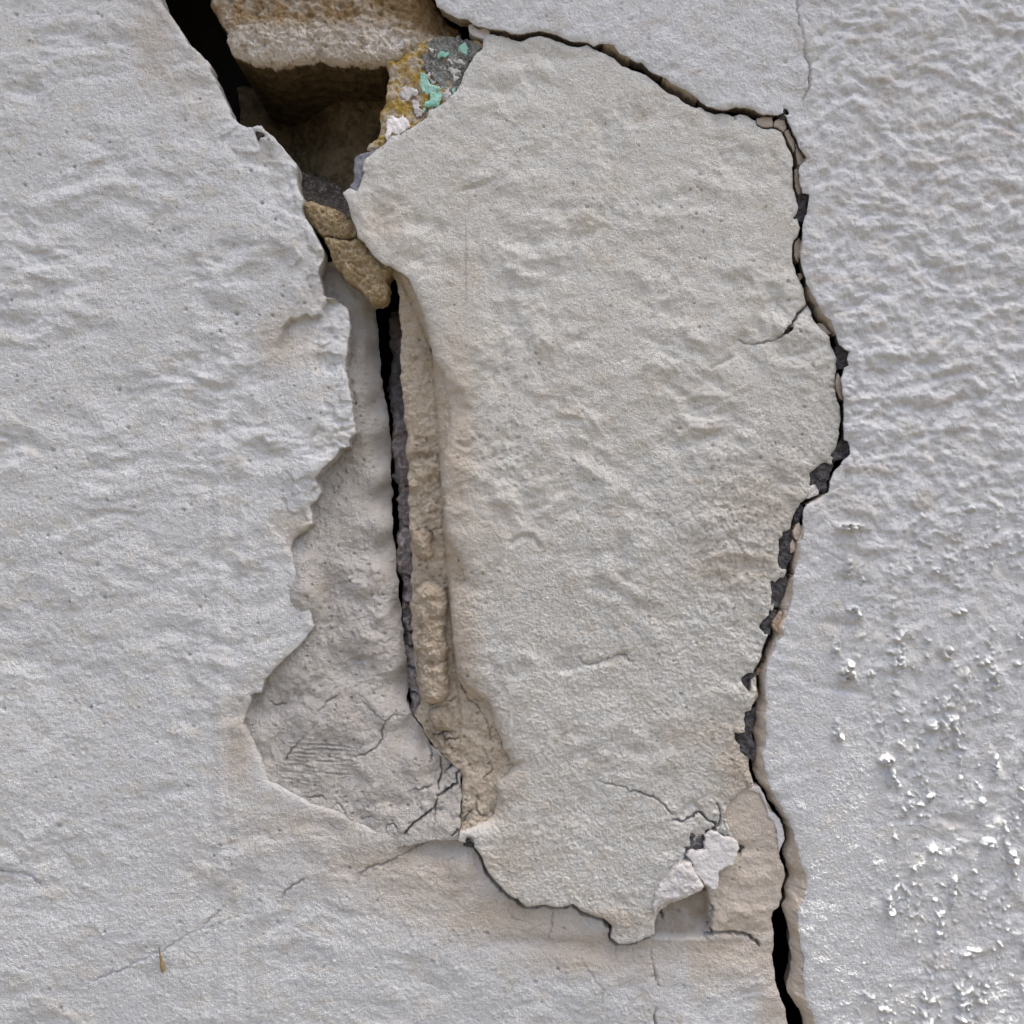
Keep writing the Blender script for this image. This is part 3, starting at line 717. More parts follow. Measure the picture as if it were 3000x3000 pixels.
# ------------------------------------------------------------------ middle slab
SLAB = persp(rough(SLAB_TOP, 1.6, 12, 21, False) + rough(SLAB_RIGHT, 1.6, 12, 22, False) + rough(SLAB_LOW, 1.8, 12, 23, False) + rough(SLAB_LEFT, 1.2, 13, 24, False), H_SLAB)
def build_slab():
    xs = axis(985, 2490, 3.3); ys = axis(80, 2780, 3.3)
    X, Y = grid(xs, ys)
    S = sdf(xs, ys, SLAB)
    S = S + wob(X, Y, 1.5, 31) * (np.abs(S) < 60)
    S = cut(xs, ys, S, ON_SLAB)
    wx = X + 50 * perlin(X / 260, Y / 260, 32); wy = Y + 30 * perlin(X / 200, Y / 200, 33)
    mid = np.exp(-((Y - 1150) / 800) ** 2)
    ms = np.clip(.75 + 1.1 * perlin(X / 240, Y / 190, 42), .15, 1.6)
    H = H_SLAB + 1.3 * ms * (5.5 * perlin(wx / 140, (wy - .08 * wx) / 84, 34) + 6.5 * fbm(wx, wy * 1.15, 88, 3, 35)) * (.5 + .6 * mid)
    H += 6 * perlin(X / 380, Y / 380, 36) + 10 * sstep(1900, 2650, Y)
    low = sstep(1100, 1900, Y + (X - 1700) * .5)
    H += (.5 + .9 * low) * fbm(X, Y, 15, 2, 37) + 1.6 * fbm(X, Y, 36, 2, 38) + (.75 + .5 * low) * grain(X.shape, 43) * inview(X, Y)
    sand = np.maximum(np.exp(-((X - 2170) / 190) ** 2 - ((Y - 1620) / 360) ** 2), .8 * np.exp(-((X - 1480) / 120) ** 2 - ((Y - 1330) / 170) ** 2))
    edge_r = np.exp(np.minimum(S, 0) / 70.0) * (X > 1900) * (Y > 900)
    sand = np.maximum(sand, .8 * edge_r)
    H += sand * 5.0 * fbm(X, Y, 30, 3, 39, .6)
    H -= sand * 7 * pits(X, Y, 24, .5, 3.5, 7, 40)
    H -= (2 + 7 * sstep(-.1, .5, fbm(X, Y, 200, 2, 44))) * pits(X, Y, 40, .42, 2.2, 6.0, 41)
    # little ridges and scars in the paint
    for p, w, d in [([(1650,1965),(1720,1945),(1780,1935),(1830,1915)],16,7),([(1500,1590),(1530,1570),(1560,1575),(1580,1600)],14,9),
                    ([(1345,1300),(1370,1310),(1385,1290)],12,8),([(2080,1080),(2110,1066),(2140,1050)],10,7),([(1360,560),(1420,545),(1445,530)],12,6),
                    ([(1240,2330),(1,1)],1,0),([(1985,2395),(2000,2370),(2030,2350),(2045,2372)],16,9),([(1925,1300),(1960,1280),(2000,1290)],10,4)]:
        if d: H -= d * np.clip(1 - seg_dist(xs, ys, p, False, 30) / w, 0, 1)
    seam = [(1366,680),(1370,760),(1366,860)]
    H += 4 * np.clip(1 - seg_dist(xs, ys, seam, False, 40) / 30, 0, 1) * (X > 1367)
    H -= 6 * np.exp(np.minimum(S, 0) / 6.0)
    # rounded rim by the groove, lifted lip at the bottom
    roll = sstep(800, 1000, Y) * (1 - sstep(2380, 2450, Y)) * (X < 1700)
    H -= (12 * np.exp(np.minimum(S, 0) / 14.0) + 10 * np.exp(np.minimum(S, 0) / 40.0)) * roll * sstep(130, 110, -S)
    H += 8 * np.exp(np.minimum(S, 0) / 45.0) * sstep(2450, 2520, Y) * (X < 1950)
    H = carve(xs, ys, H, HAIR_SLAB, 60)
    st = blobs(X, Y, [(1330,1300,60,330,.5),(1345,1850,40,260,.6),(1130,640,60,60,.25),(2230,1480,140,80,.35),(2130,1650,120,60,.25),(2290,1350,90,60,.35),
        (2160,2250,60,90,.65),(2060,2140,110,40,.3),(2140,2080,60,60,.35),(1500,2520,110,70,.35),(1480,2330,60,60,.5),(1740,2680,150,30,.6),(1570,2640,60,25,.6),
        (1850,1920,150,40,.3),(1720,1330,200,30,.25),(1700,1120,220,25,.3),(1700,990,200,22,.28),(1880,700,120,40,.2),(1330,560,120,50,.25),(1900,1200,260,40,.22),
        (1570,1550,60,60,.35),(1430,1700,80,70,.35),(2300,700,40,80,.2),(1640,2270,120,60,.2),(1380,740,50,60,.3),(2440,1160,40,60,.3)])
    bg_ = blobs(X, Y, [(1335,1300,70,420,.95),(1350,1900,60,300,.95),(1130,650,90,90,.6),(2230,1480,160,90,.5),(2170,2230,80,120,.9),(2060,2150,130,60,.5),(1500,2480,90,90,.5),(1720,2690,180,40,.8),(1400,1560,90,200,.5),(2130,1660,130,80,.6)])
    bg_ = np.maximum(bg_, .9 * roll * np.exp(np.minimum(S, 0) / 40.0))
    o = relief('plaster_slab', xs, ys, S, H, M['slab'], None, -85, {'stain': np.clip(st * .6, 0, 1), 'beige': np.clip(bg_, 0, 1)}, edge_pull=-2)
    tag(o, 'large pale plaster slab in the middle, cut off all round by the dark crack', 'plaster')
    return o
SLAB_O = build_slab()

# ------------------------------------------------------------------ right stucco sheet and its broken edge
RTAIL = [(XR, YB+10), (XR, YT-20), (345, YT-20), (345, -620), (450, -640), (900, -380), (1180, -120)]
def build_right():
    front = persp(rough(R_TOP + R_FRONT[:-2], 1.6, 12, 41, False), H_RIGHT) + R_FRONT[-2:] + RTAIL
    outer = persp(rough(R_TOP + R_MID[:-2], 1.8, 12, 42, False), H_RIMLOW) + R_MID[-2:] + RTAIL
    xs = axis(340, XR, 3.3, 1240); ys = axis(YT, YB, 3.3)
    X, Y = grid(xs, ys)
    S = sdf(xs, ys, front)
    S = S + wob(X, Y, 1.5, 51) * (np.abs(S) < 60)
    S = cut(xs, ys, S, ON_RIGHT)
    wx = X + 30 * perlin(X / 160, Y / 160, 52); wy = Y + 30 * perlin(X / 160, Y / 160, 53)
    rgt = sstep(2280, 2520, X - .12 * np.abs(Y - 900) * (Y > 900))
    low = sstep(1250, 2000, Y + .35 * (X - 2500)) * sstep(2330, 2680, X)
    calm = np.exp(-((X - 2440) / 95) ** 2 - ((Y - 2400) / 560) ** 2)
    amp = (.35 + .65 * rgt) * (1 - .75 * calm)
    n1 = fbm(wx + .3 * wy, wy * 1.25, 84, 2, 54); n2 = fbm(wx, wy * 1.3, 48, 2, 55); n3 = fbm(X, Y, 24, 2, 56)
    H = H_RIGHT + amp * (1 - .5 * low) * (9.5 * n1 + 7.0 * n2 + 3.0 * n3) + .85 * grain(X.shape, 57) * inview(X, Y)
    H += 4 * perlin(X / 380, Y / 380, 58)
    gritty = np.exp(-((X - 2480) / 170) ** 2 - ((Y - 1330) / 420) ** 2)
    H += gritty * (2.6 * fbm(X, Y, 24, 2, 59) - 5 * pits(X, Y, 24, .5, 4, 7, 60))
    H -= 5 * pits(X, Y, 50, .3, 2.2, 6.5, 61)
    # drips and nubs of thrown render: proud, with sharp undersides
    d1 = .85 * fbm(X, Y * .85, 19, 2, 62, .55) + .85 * perlin(wx / 52, wy / 280, 63) + .35 * perlin(X / 150, Y / 170, 64)
    nub = sstep(.40, .95, d1) * low * (1 - calm)
    H += 12.5 * nub * (1 + .5 * perlin(X / 60, Y / 60, 65))
    DR = [(2480,1545,40,14,22),(2475,1660,12,34,24),(2515,1700,8,12,16),(2490,1782,16,10,24),(2503,1800,8,16,22),(2440,1895,14,30,16),(2475,1965,26,34,26),
          (2540,1970,10,12,18),(2588,2220,24,18,26),(2600,2268,10,34,20),(2655,2345,14,14,18),(2440,2130,12,36,14),(2455,2155,10,10,20),(2590,2630,10,30,16),(2600,2665,14,16,18),
          (2765,1910,14,20,24),(2830,1492,16,8,22),(2730,1670,14,10,18),(2800,1790,22,10,22),(2870,1940,14,10,20),(2970,1940,12,8,20),(2720,2120,20,18,22),(2900,2240,12,40,20),
          (2780,2600,9,46,18),(2720,2480,12,14,18),(2830,2780,34,16,9),(2990,2760,10,34,20),(2880,2460,20,16,18),(2710,2330,16,14,18),(2950,2500,14,22,20),(2860,2340,14,12,18)]
    for x, y, rx, ry, a in DR:
        dx = (X - x + .15 * (Y - y)) / rx; dy = (Y - y) / ry
        e = dx * dx + dy * dy
        H += a * 1.15 * np.clip(1.25 - e, 0, 1) * np.clip(.75 + .8 * fbm(X, Y, 17, 3, 68, .6), .1, 1.6)
    # horizontal scoops with a shaded underside
    for x, y, rx, ry, a in [(2520,1625,46,18,10),(2500,1700,50,14,9),(2450,1825,50,16,12),(2780,2395,50,16,10),(2470,2020,60,14,9),(2650,1590,60,14,7)]:
        H -= a * np.exp(-((X - x) / rx) ** 2 - ((Y - y - .15 * (X - x)) / ry) ** 2)
    # flat strip between the old hairline and the left part of this sheet
    H -= 5 * np.exp(np.minimum(S, 0) / 6.0)
    H += 4 * (1 - sstep(2326, 2350, X)) * (Y < 340) * 0
    H = carve(xs, ys, H, HAIR_RIGHT, 80)
    H += grazing_shade(X, Y) * sstep(300, 500, X)
    st = blobs(X, Y, [(2350,1300,40,300,.25),(2470,1480,90,50,.35),(2510,1640,50,30,.45),(2450,1830,60,22,.5),(2600,560,140,30,.22),(2800,470,120,25,.22),(2780,2405,50,20,.4),(2900,400,90,20,.2),(2480,380,80,30,.18),(2640,60,60,25,.25)])
    st += .32 * sstep(.15, .6, perlin(X / 120, Y / 50, 66)) * (Y < 1500)
    o = relief('stucco_sheet', xs, ys, S, H, M['right'], None, -60, {'stain': np.clip(st, 0, 1)}, edge_pull=-17)
    tag(o, 'bumpy white stucco sheet right of and above the long crack', 'stucco')
    # broken edge between the painted face and the crack
    xs = axis(1700, 2470, 3.0); ys = axis(100, 3600, 3.0, None, 3060)
    X, Y = grid(xs, ys)
    So = sdf(xs, ys, outer); Si = sdf(xs, ys, front)
    S2 = np.maximum(So + wob(X, Y, 2.6, 71, 22), -(Si + 3.5))
    S2 = cut(xs, ys, S2, ON_RIGHT)
    t = np.clip(-So, 0, 200) / (np.clip(-So, 0, 200) + np.clip(Si, 0, 200) + 1e-3)
    H2 = H_RIMLOW + (H_RIGHT - 7 - H_RIMLOW) * t ** .8
    H2 += 8 * fbm(X, Y, 40, 4, 72, .6) + 3.5 * perlin(X / 11 + Y / 300, Y / 130, 73) + 1.5 * fbm(X, Y, 9, 2, 74)
    H2 -= 6 * np.exp(np.minimum(So, 0) / 5.0)
    r = random.Random(4)
    ck = []
    for x, y in R_FRONT[::4]:
        if 100 < y < 3000:
            ck.append(([(x + 4, y), (x - 14, y + r.uniform(-8, 8)), (x - 40, y + r.uniform(-10, 10))] if y > 400 else [(x, y - 4), (x - 3, y + 34)], 3.6, 12))
    H2 = carve(xs, ys, H2, ck, 90)
    st = .6 * np.clip(fbm(X, Y, 80, 3, 75) + .1, 0, 1) + .5 * sstep(700, 200, Y)
    keep = dict(SHIFT)
    for Sc in pieces(S2):
        SHIFT.update(keep)
        b = relief('broken_edge', xs, ys, Sc, H2, M['rim'], o, -95, {'stain': st}, edge_pull=-9)
        tag(b, 'beige broken edge of the stucco facing the crack')
    return o
RIGHT = build_right()

# ------------------------------------------------------------------ old plaster layer left of the slit
def idw(X, Y, pts, p=3.2, sm=14.0):
    num = np.zeros_like(X); den = np.zeros_like(X)
    for x, y, h in pts:
        w = 1.0 / ((X - x) ** 2 + (Y - y) ** 2 + sm * sm) ** (p / 2)
        num += w * h; den += w
    return num / den
OLD_H = [(940,800,-52),(960,800,-52),(1000,850,-52),(1040,830,-60),(1075,900,-74),(1087,1000,-80),(1040,1000,-44),(1040,1150,-34),(1105,1150,-72),(1060,1250,-34),(1125,1300,-72),
 (1000,1350,-38),(1080,1400,-28),(1130,1450,-66),(940,1420,-32),(930,1480,-28),(1000,1500,-26),(1100,1550,-22),(1140,1600,-58),(900,1570,-20),(950,1650,-24),
 (975,1750,-36),(860,1640,-9),(1060,1700,-12),(1120,1800,-17),(1156,1800,-55),(880,1750,-11),(960,1850,-28),(920,1850,-22),(1000,1950,-28),(1080,1900,-14),
 (1150,1950,-20),(1186,2000,-55),(800,1990,-20),(850,2000,-13),(780,2060,-22),(740,2060,-27),(720,2120,-18),(900,2100,-8),(1000,2150,-6),(1100,2100,-10),
 (1180,2100,-24),(1205,2125,-48),(760,2200,-11),(850,2250,-6),(950,2300,-5),(1100,2250,-4),(1200,2250,-12),(1250,2180,-44),(1290,2250,-34),(1330,2300,-25),
 (1250,2350,-14),(1350,2400,-10),(1200,2430,-4),(1000,2375,-4),(1100,2430,-3),(1300,2440,-3),(1350,2450,-6)]
BED_CUT = [(1206,2106),(1230,2135),(1262,2190),(1300,2225),(1347,2264),(1351,2330),(1348,2400),(1344,2445)]
def build_old():
    left = [(x - 45, y) for x, y in LEFT_EDGE if 745 < y < 1900]
    poly = [(960,745),(1060,800),(1130,800),(1128,850)] + SLIT[::-1][:0] + [(1082,880),(1087,935),(1091,1003),(1098,1085),(1115,1167),(1123,1233),(1129,1311),(1131,1388),(1133,1466),
            (1139,1543),(1146,1621),(1156,1699),(1162,1778),(1174,1855),(1184,1933),(1188,2011),(1190,2069),(1203,2108)] + BED_CUT + \
           [(1400,2446),(1366,2462),(1340,2460),(1274,2452),(1246,2460),(1200,2470),(1150,2475),(1040,2440),(960,2400),(820,2345),(760,2310),(720,2210),(680,2120),(700,2040),(760,1960),(870,1840)] + left[::-1]
    poly = persp(poly, -25)
    xs = axis(660, 1420, 3.1); ys = axis(730, 2500, 3.1)
    X, Y = grid(xs, ys)
    S = sdf(xs, ys, rough(poly, 1.8, 14, 101))
    S = S + wob(X, Y, 4.0, 102, 40)
    H = 1.45 * idw(X, Y, OLD_H) - 22 * sstep(1800, 1350, Y) - 8
    H = H + 10 * sstep(2200, 2400, Y)
    H = H + 30 * np.exp(-((X - 885) / 55) ** 2 - ((Y - 1725) / 120) ** 2)
    H += 9 * fbm(X, Y, 110, 4, 103, .55) + 2.0 * fbm(X, Y, 26, 2, 104) + 1.0 * grain(X.shape, 105)
    H += 12 * sstep(1500, 1600, Y) * (1 - sstep(2000, 2080, Y)) * terrace(X, Y, 120, 4, 113) * sstep(920, 1000, X)
    lump = np.exp(-((X - 1070) / 90) ** 2 - ((Y - 1750) / 280) ** 2)
    H += lump * 6 * fbm(X, Y, 44, 3, 106)
    H -= lump * 7 * pits(X, Y, 40, .55, 4, 10, 107)
    H -= 9 * pits(X, Y, 34, .3, 3, 6, 108)
    # trowel scratches
    r = random.Random(9)
    for i in range(26):
        y = r.gauss(2225, 42); x = r.uniform(820, 1000); L = r.uniform(30, 130)
        sl = r.uniform(.02, .14)
        D = seg_dist(xs, ys, [(x, y), (x + L * .5, y + L * .5 * sl + r.uniform(-3, 3)), (x + L, y + L * sl)], False, 14)
        H -= r.uniform(1., 2.6) * np.clip(1 - D / 4.5, 0, 1)
        H += r.uniform(.5, 2) * np.clip(1 - np.abs(D - 6) / 4.0, 0, 1)
    rag = np.exp(-((X - 880) / 110) ** 2 - ((Y - 2010) / 60) ** 2)
    H += rag * 7 * fbm(X, Y, 36, 3, 109)
    H -= 12 * np.exp(-((X - 1050) / 22) ** 2 - ((Y - 1938) / 9) ** 2)
    rag2 = np.exp(-((X - 1120) / 110) ** 2 - ((Y - 2360) / 50) ** 2)
    H += rag2 * 6 * fbm(X, Y, 50, 3, 110)
    crum = np.exp(-((X - 1310) / 70) ** 2 - ((Y - 2300) / 110) ** 2)
    H += crum * 6 * fbm(X, Y, 24, 3, 111)
    H -= 16 * pits(X, Y, 60, .35, 5, 10, 112) * np.exp(-((X - 1310) / 80) ** 2 - ((Y - 2390) / 60) ** 2)
    H -= 44 * np.exp(np.minimum(S, 0) / 26.0) * (1 - sstep(2060, 2130, Y)) * sstep(1030, 1070, X)
    H = carve(xs, ys, H, HAIR_OLD, 120)
    st = blobs(X, Y, [(1000,1330,70,60,.55),(1060,1100,40,220,.35),(940,2210,110,60,.28),(1240,2170,34,70,1),(1285,2250,50,60,.8),(1320,2330,40,50,.45),(950,1720,26,120,.3),(900,2030,90,40,.2),(740,2080,25,40,.35),(1130,2330,60,18,.4),(1020,1400,90,50,.35)])
    o = relief('old_plaster', xs, ys, S, H, M['old'], None, -150, {'stain': np.clip(st, 0, 1)}, edge_pull=-6)
    tag(o, 'older grey plaster layer exposed left of the black slit, scratched at its foot', 'plaster')
    return o
build_old()

# ------------------------------------------------------------------ beige mortar bed right of the slit
def build_bed():
    sl = [(1146,800),(1158,826),(1166,888),(1167,997),(1166,1097),(1174,1155),(1181,1233),(1183,1330),(1189,1388),(1190,1485),(1196,1560),(1199,1640),
          (1201,1738),(1202,1800),(1202,1875),(1206,1933),(1217,2011),(1225,2069),(1214,2106)]
    rt = [(x + 40, y) for x, y in SLAB_LEFT if 775 < y < 2440]
    poly = persp([(1120,770)] + sl + BED_CUT[1:] + [(1400,2450)] + rt, -25)
    xs = axis(1100, 1560, 3.0); ys = axis(750, 2470, 3.0)
    X, Y = grid(xs, ys)
    S = sdf(xs, ys, rough(poly, 1.5, 14, 131)); S = S + wob(X, Y, 5.0, 132, 44)
    cy = np.array([p[1] for p in CORNER]); cx = np.array([p[0] for p in CORNER])
    xc = np.interp(ys, cy, cx)[:, None] + 3 * perlin(Y[:, :1] / 90, Y[:, :1] * 0, 133)
    sly = np.array([p[1] for p in SLAB_LEFT])[::-1]; slx = np.array([p[0] for p in SLAB_LEFT])[::-1]
    m = (sly > 770) & (sly < 2440)
    o_ = np.argsort(sly[m]); xe = np.interp(ys, sly[m][o_], slx[m][o_])[:, None]
    t = np.clip((X - xc) / np.maximum(xe - xc, 8), 0, 1.3)
    floor = np.interp(ys, [780, 1000, 1300, 1700, 2050, 2250, 2440], [-50, -74, -78, -78, -72, -50, -34])[:, None]
    floor = floor + .10 * np.minimum(X - xc, 0) * 0.5
    H = floor + np.where(X > xc, (-22 - floor) * np.clip(t, 0, 1) ** .75, 0)
    H = H - 5 * np.exp(-((X - xc) / 5.0) ** 2)
    on = (X < xc + 10)
    up = np.exp(-((Y - 1380) / 170) ** 2)
    H += on * (up * 16 + 3) * fbm(X, Y, 54, 4, 134, .55) + 7 * fbm(X, Y, 44, 4, 135, .65) + 1.3 * grain(X.shape, 136)
    H -= 12 * pits(X, Y, 40, .5, 3, 8, 137)
    H += (~on) * 3 * perlin(X / 12, Y / 160, 138)
    H -= 12 * np.exp(np.minimum(S, 0) / 9.0) * (X < 1260) * (Y < 2110)
    crum = np.exp(-((X - 1300) / 50) ** 2 - ((Y - 2190) / 50) ** 2)
    H += crum * 7 * fbm(X, Y, 22, 3, 139)
    H = carve(xs, ys, H, HAIR_BED, 140)
    st = blobs(X, Y, [(1230,1320,50,40,.55),(1240,1480,40,60,.4),(1255,1690,50,26,.7),(1302,1740,12,70,.8),(1262,2180,60,60,.9),(1420,2060,40,40,.25),(1250,1560,40,60,.35),(1300,1980,20,60,.4),(1220,1000,40,120,.2)])
    o = relief('mortar_bed', xs, ys, S, H, M['bed'], None, -150, {'stain': np.clip(st, 0, 1)}, edge_pull=-4)
    tag(o, 'beige mortar lining the groove between the black slit and the middle slab', 'mortar')
    def lump(poly, top, name, seed, dome=30):
        q = persp(poly, -20)
        x0 = min(p[0] for p in q) - 8; x1 = max(p[0] for p in q) + 8; y0 = min(p[1] for p in q) - 8; y1 = max(p[1] for p in q) + 8
        xs = axis(x0, x1, 2.6); ys = axis(y0, y1, 2.6); X, Y = grid(xs, ys)
        S = sdf(xs, ys, rough(q, 2.0, 10, seed)); S = S + wob(X, Y, 7.0, seed, 44)
        q_ = np.clip(-S, 0, dome) / dome
        H = -84 + (top + 74) * np.sqrt(np.clip(1 - (1 - q_) ** 2, 0, 1)) + 8.0 * fbm(X, Y, 40, 3, seed) + 2.4 * perlin(X / 9, Y / 120, seed + 3) + 4 * fbm(X, Y, 17, 3, seed + 5, .6) + 1.2 * grain(X.shape, seed)
        st = .25 + .75 * np.clip(fbm(X, Y, 70, 3, seed + 7) * 1.2 - .1, 0, 1) + .6 * np.exp(-((Y - y0) / 40) ** 2)
        return relief(name, xs, ys, S, H, M['bed'], o, -110, {'stain': np.clip(st, 0, 1)})
    lump(Z(650,1700,750,[(1425,60),(1500,15),(1600,10),(1680,60),(1690,200),(1690,400),(1700,560),(1690,700),(1600,715),(1500,690),(1460,620),(1425,450),(1415,250)]), -12, 'mortar_lump', 151, 44)
    lump(Z(650,1700,750,[(1450,640),(1500,600),(1600,600),(1695,620),(1712,800),(1700,890),(1660,950),(1590,955),(1520,925),(1465,870)]), -10, 'mortar_lump', 155, 34)
    lump(Z(650,1700,750,[(1560,1000),(1600,965),(1680,960),(1740,1010),(1760,1090),(1740,1160),(1660,1170),(1590,1140),(1565,1080)]), -20, 'mortar_lump', 159, 40)
    lump(Z(700,1000,750,[(1290,1440),(1380,1420),(1450,1440),(1460,1540),(1440,1650),(1380,1665),(1320,1620),(1300,1530)]), -24, 'mortar_lump', 163, 40)
    # grey mortar further back inside the slit
    poly = persp([(1125,880),(1165,870),(1215,900),(1215,1100),(1230,1300),(1240,1600),(1245,1900),(1260,2120),(1205,2150),(1196,2000),(1184,1880),(1174,1760),(1160,1600),(1158,1480),(1150,1380),(1140,1300),(1128,1200),(1116,1060)], -130)
    xs = axis(1080, 1300, 3); ys = axis(850, 2170, 3); X, Y = grid(xs, ys)
    S = sdf(xs, ys, rough(poly, 4, 16, 171)); S = S + wob(X, Y, 14, 172, 70)
    H = np.interp(ys, [1050, 1250, 1600, 2000, 2150], [-300, -170, -130, -105, -85])[:, None] + 22 * fbm(X, Y, 60, 4, 173, .6)
    H = H - 30 * np.exp(np.minimum(S, 0) / 9.0)
    H = carve(xs, ys, H, [([(1170, y), (1215, y + 12)], 6, 26) for y in (1420, 1545, 1690, 1770, 1860, 1905, 1965, 2040)], 175)
    g = relief('joint_mortar', xs, ys, S, H, M['purple'], o, -600, {'stain': H * 0})
    tag(g, 'dark grey mortar deep inside the slit')
    return o
build_bed()

# ------------------------------------------------------------------ stones in the opening
def stone(name, poly, hnom, hf, mat, label, cat, seed, step=3.2, back=-310, wobble=3, stain=None, parent=None, nlay=3, jit=3.0):
    q = persp(poly, hnom)
    x0 = min(p[0] for p in q) - 10; x1 = max(p[0] for p in q) + 10; y0 = min(p[1] for p in q) - 10; y1 = max(p[1] for p in q) + 10
    xs = axis(x0, x1, step, x0, x1); ys = axis(y0, y1, step, max(y0, -60), y1); X, Y = grid(xs, ys)
    S = sdf(xs, ys, rough(q, 2.0, 12, seed)); S = S + wob(X, Y, wobble, seed, 34)
    H = hf(X, Y, S, xs, ys)
    st = stain(X, Y) if stain else H * 0
    o = relief(name, xs, ys, S, H, mat, parent, back, {'stain': np.clip(st, 0, 1)}, nlay=nlay, jit=jit)
    if label: tag(o, label, cat)
    return o
def h_block(X, Y, S, xs, ys):
    lip = 184 + 9 * fbm(X, Y, 60, 2, 201) + 7 * fbm(X, Y, 20, 2, 202)
    H = -8 + 12 * fbm(X, Y, 120, 3, 203) + 8 * fbm(X, Y, 22, 3, 204, .75)
    H -= 9 * pits(X, Y, 40, .5, 4, 10, 205)
    up = sstep(95, 20, Y)
    H -= up * (14 + 16 * np.abs(fbm(X, Y, 70, 3, 206)))
    H -= 22 * np.exp(np.minimum(Y - lip, 0) / 7.0) + 30 * np.exp(np.minimum(S, 0) / 12.0)
    H -= 60 * sstep(1180, 1330, X) * sstep(140, 60, Y)
    return H
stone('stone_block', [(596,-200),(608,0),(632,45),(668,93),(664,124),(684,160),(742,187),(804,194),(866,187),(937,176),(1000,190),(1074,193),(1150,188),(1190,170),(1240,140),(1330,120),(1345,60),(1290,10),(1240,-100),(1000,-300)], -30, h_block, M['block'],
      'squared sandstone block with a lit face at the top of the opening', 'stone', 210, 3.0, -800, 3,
      lambda X, Y: np.clip(.95 * sstep(110, 30, Y - 14 * perlin(X / 50, Y / 50, 211)) * np.clip(.85 + .9 * fbm(X, Y, 60, 3, 212), 0, 1) + .8 * sstep(1120, 1280, X) * sstep(130, 60, Y) + .75 * sstep(-14, 4, Y - 186 + 8 * perlin(X / 30, Y / 30, 213)), 0, .95), None, 20, 5.0)  # brown top and right end; darkening below the lip is painted shade
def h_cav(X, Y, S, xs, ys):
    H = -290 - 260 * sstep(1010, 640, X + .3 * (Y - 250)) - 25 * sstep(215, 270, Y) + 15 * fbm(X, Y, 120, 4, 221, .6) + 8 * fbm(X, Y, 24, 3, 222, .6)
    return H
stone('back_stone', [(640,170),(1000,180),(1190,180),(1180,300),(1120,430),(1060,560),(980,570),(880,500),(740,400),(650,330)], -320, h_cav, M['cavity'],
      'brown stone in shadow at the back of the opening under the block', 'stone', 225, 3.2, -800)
def h_rock(X, Y, S, xs, ys):
    t = sstep(460, 640, Y - .35 * (X - 880))
    return -250 + 200 * t + 10 * fbm(X, Y, 60, 4, 231) + 4 * fbm(X, Y, 16, 2, 232) - 14 * np.exp(np.minimum(S, 0) / 10.0)
stone('rubble_stone', [(845,450),(872,462),(930,478),(985,510),(1040,548),(1075,580),(1075,690),(1000,660),(930,625),(880,610),(855,540)], -110, h_rock, M['rock'],
      'grey sloping rubble stone above the tan stones in the gap', 'stone', 235, 3.0, -600, 3,
      lambda X, Y: .85 * sstep(0, 26, Y - 562 - .42 * (X - 900) + 10 * perlin(X / 30, Y / 30, 236)))
def h_tan(base):
    def f(X, Y, S, xs, ys):
        return base + 9 * fbm(X, Y, 60, 3, 241) + 11 * fbm(X, Y, 19, 3, 242, .7) - 26 * np.exp(np.minimum(S, 0) / 9.0)
    return f
stone('tan_stone', Z(700,500,600,[(540,270),(620,290),(700,298),(800,330),(900,360),(1000,408),(1060,460),(1130,540),(1130,615),(1040,652),(1000,655),(940,645),(880,628),(800,622),(740,570),(680,512),(610,420),(540,330)]),
      -38, h_tan(-16), M['tan'], 'upper of two tan sandstone pieces wedged between the plaster edges', 'stone', 245, 2.8, -120, 4)
stone('tan_stone', Z(700,500,600,[(815,640),(880,634),(1000,668),(1060,655),(1130,620),(1230,680),(1300,790),(1380,870),(1450,930),(1420,980),(1385,1040),(1405,1100),(1392,1180),(1335,1252),(1240,1248),(1190,1172),(1130,1112),(1010,1022),(950,952),(890,882),(850,760)]),
      -38, h_tan(-12), M['tan'], 'lower longer tan sandstone piece hanging over the top of the slit', 'stone', 246, 2.8, -120, 4)

# ------------------------------------------------------------------ painted remnant of an earlier coat
REM = Z(900,0,600,[(765,470),(790,405),(920,380),(1050,392),(1100,352),(1280,312),(1370,332),(1520,372),(1565,340),(1650,372),(1690,420),(1660,520),(1590,600),(1520,790),(1450,900),(1330,1000),(1190,1080),(1090,1220),(1000,1250),
   (900,1310),(830,1330),(760,1400),(700,1420),(590,1432),(548,1392),(560,1355),(650,1290),(690,1200),(676,1050),(742,950),(742,780),(772,700),(742,600)])
def h_rem(X, Y, S, xs, ys):
    return -14 + 9 * fbm(X, Y, 60, 4, 251) + 5 * fbm(X, Y, 15, 3, 252, .6) - 9 * pits(X, Y, 42, .45, 4, 11, 253) - 16 * np.exp(np.minimum(S, 0) / 8.0) - 16 * np.exp(-((X - 1160) / 20) ** 2 - ((Y - 160) / 18) ** 2)
rem = stone('painted_remnant', REM, -14, h_rem, M['ochre'], 'scrap of old coat with ochre, green and white paint beside the stone block', 'plaster', 255, 2.4, -110, 3)
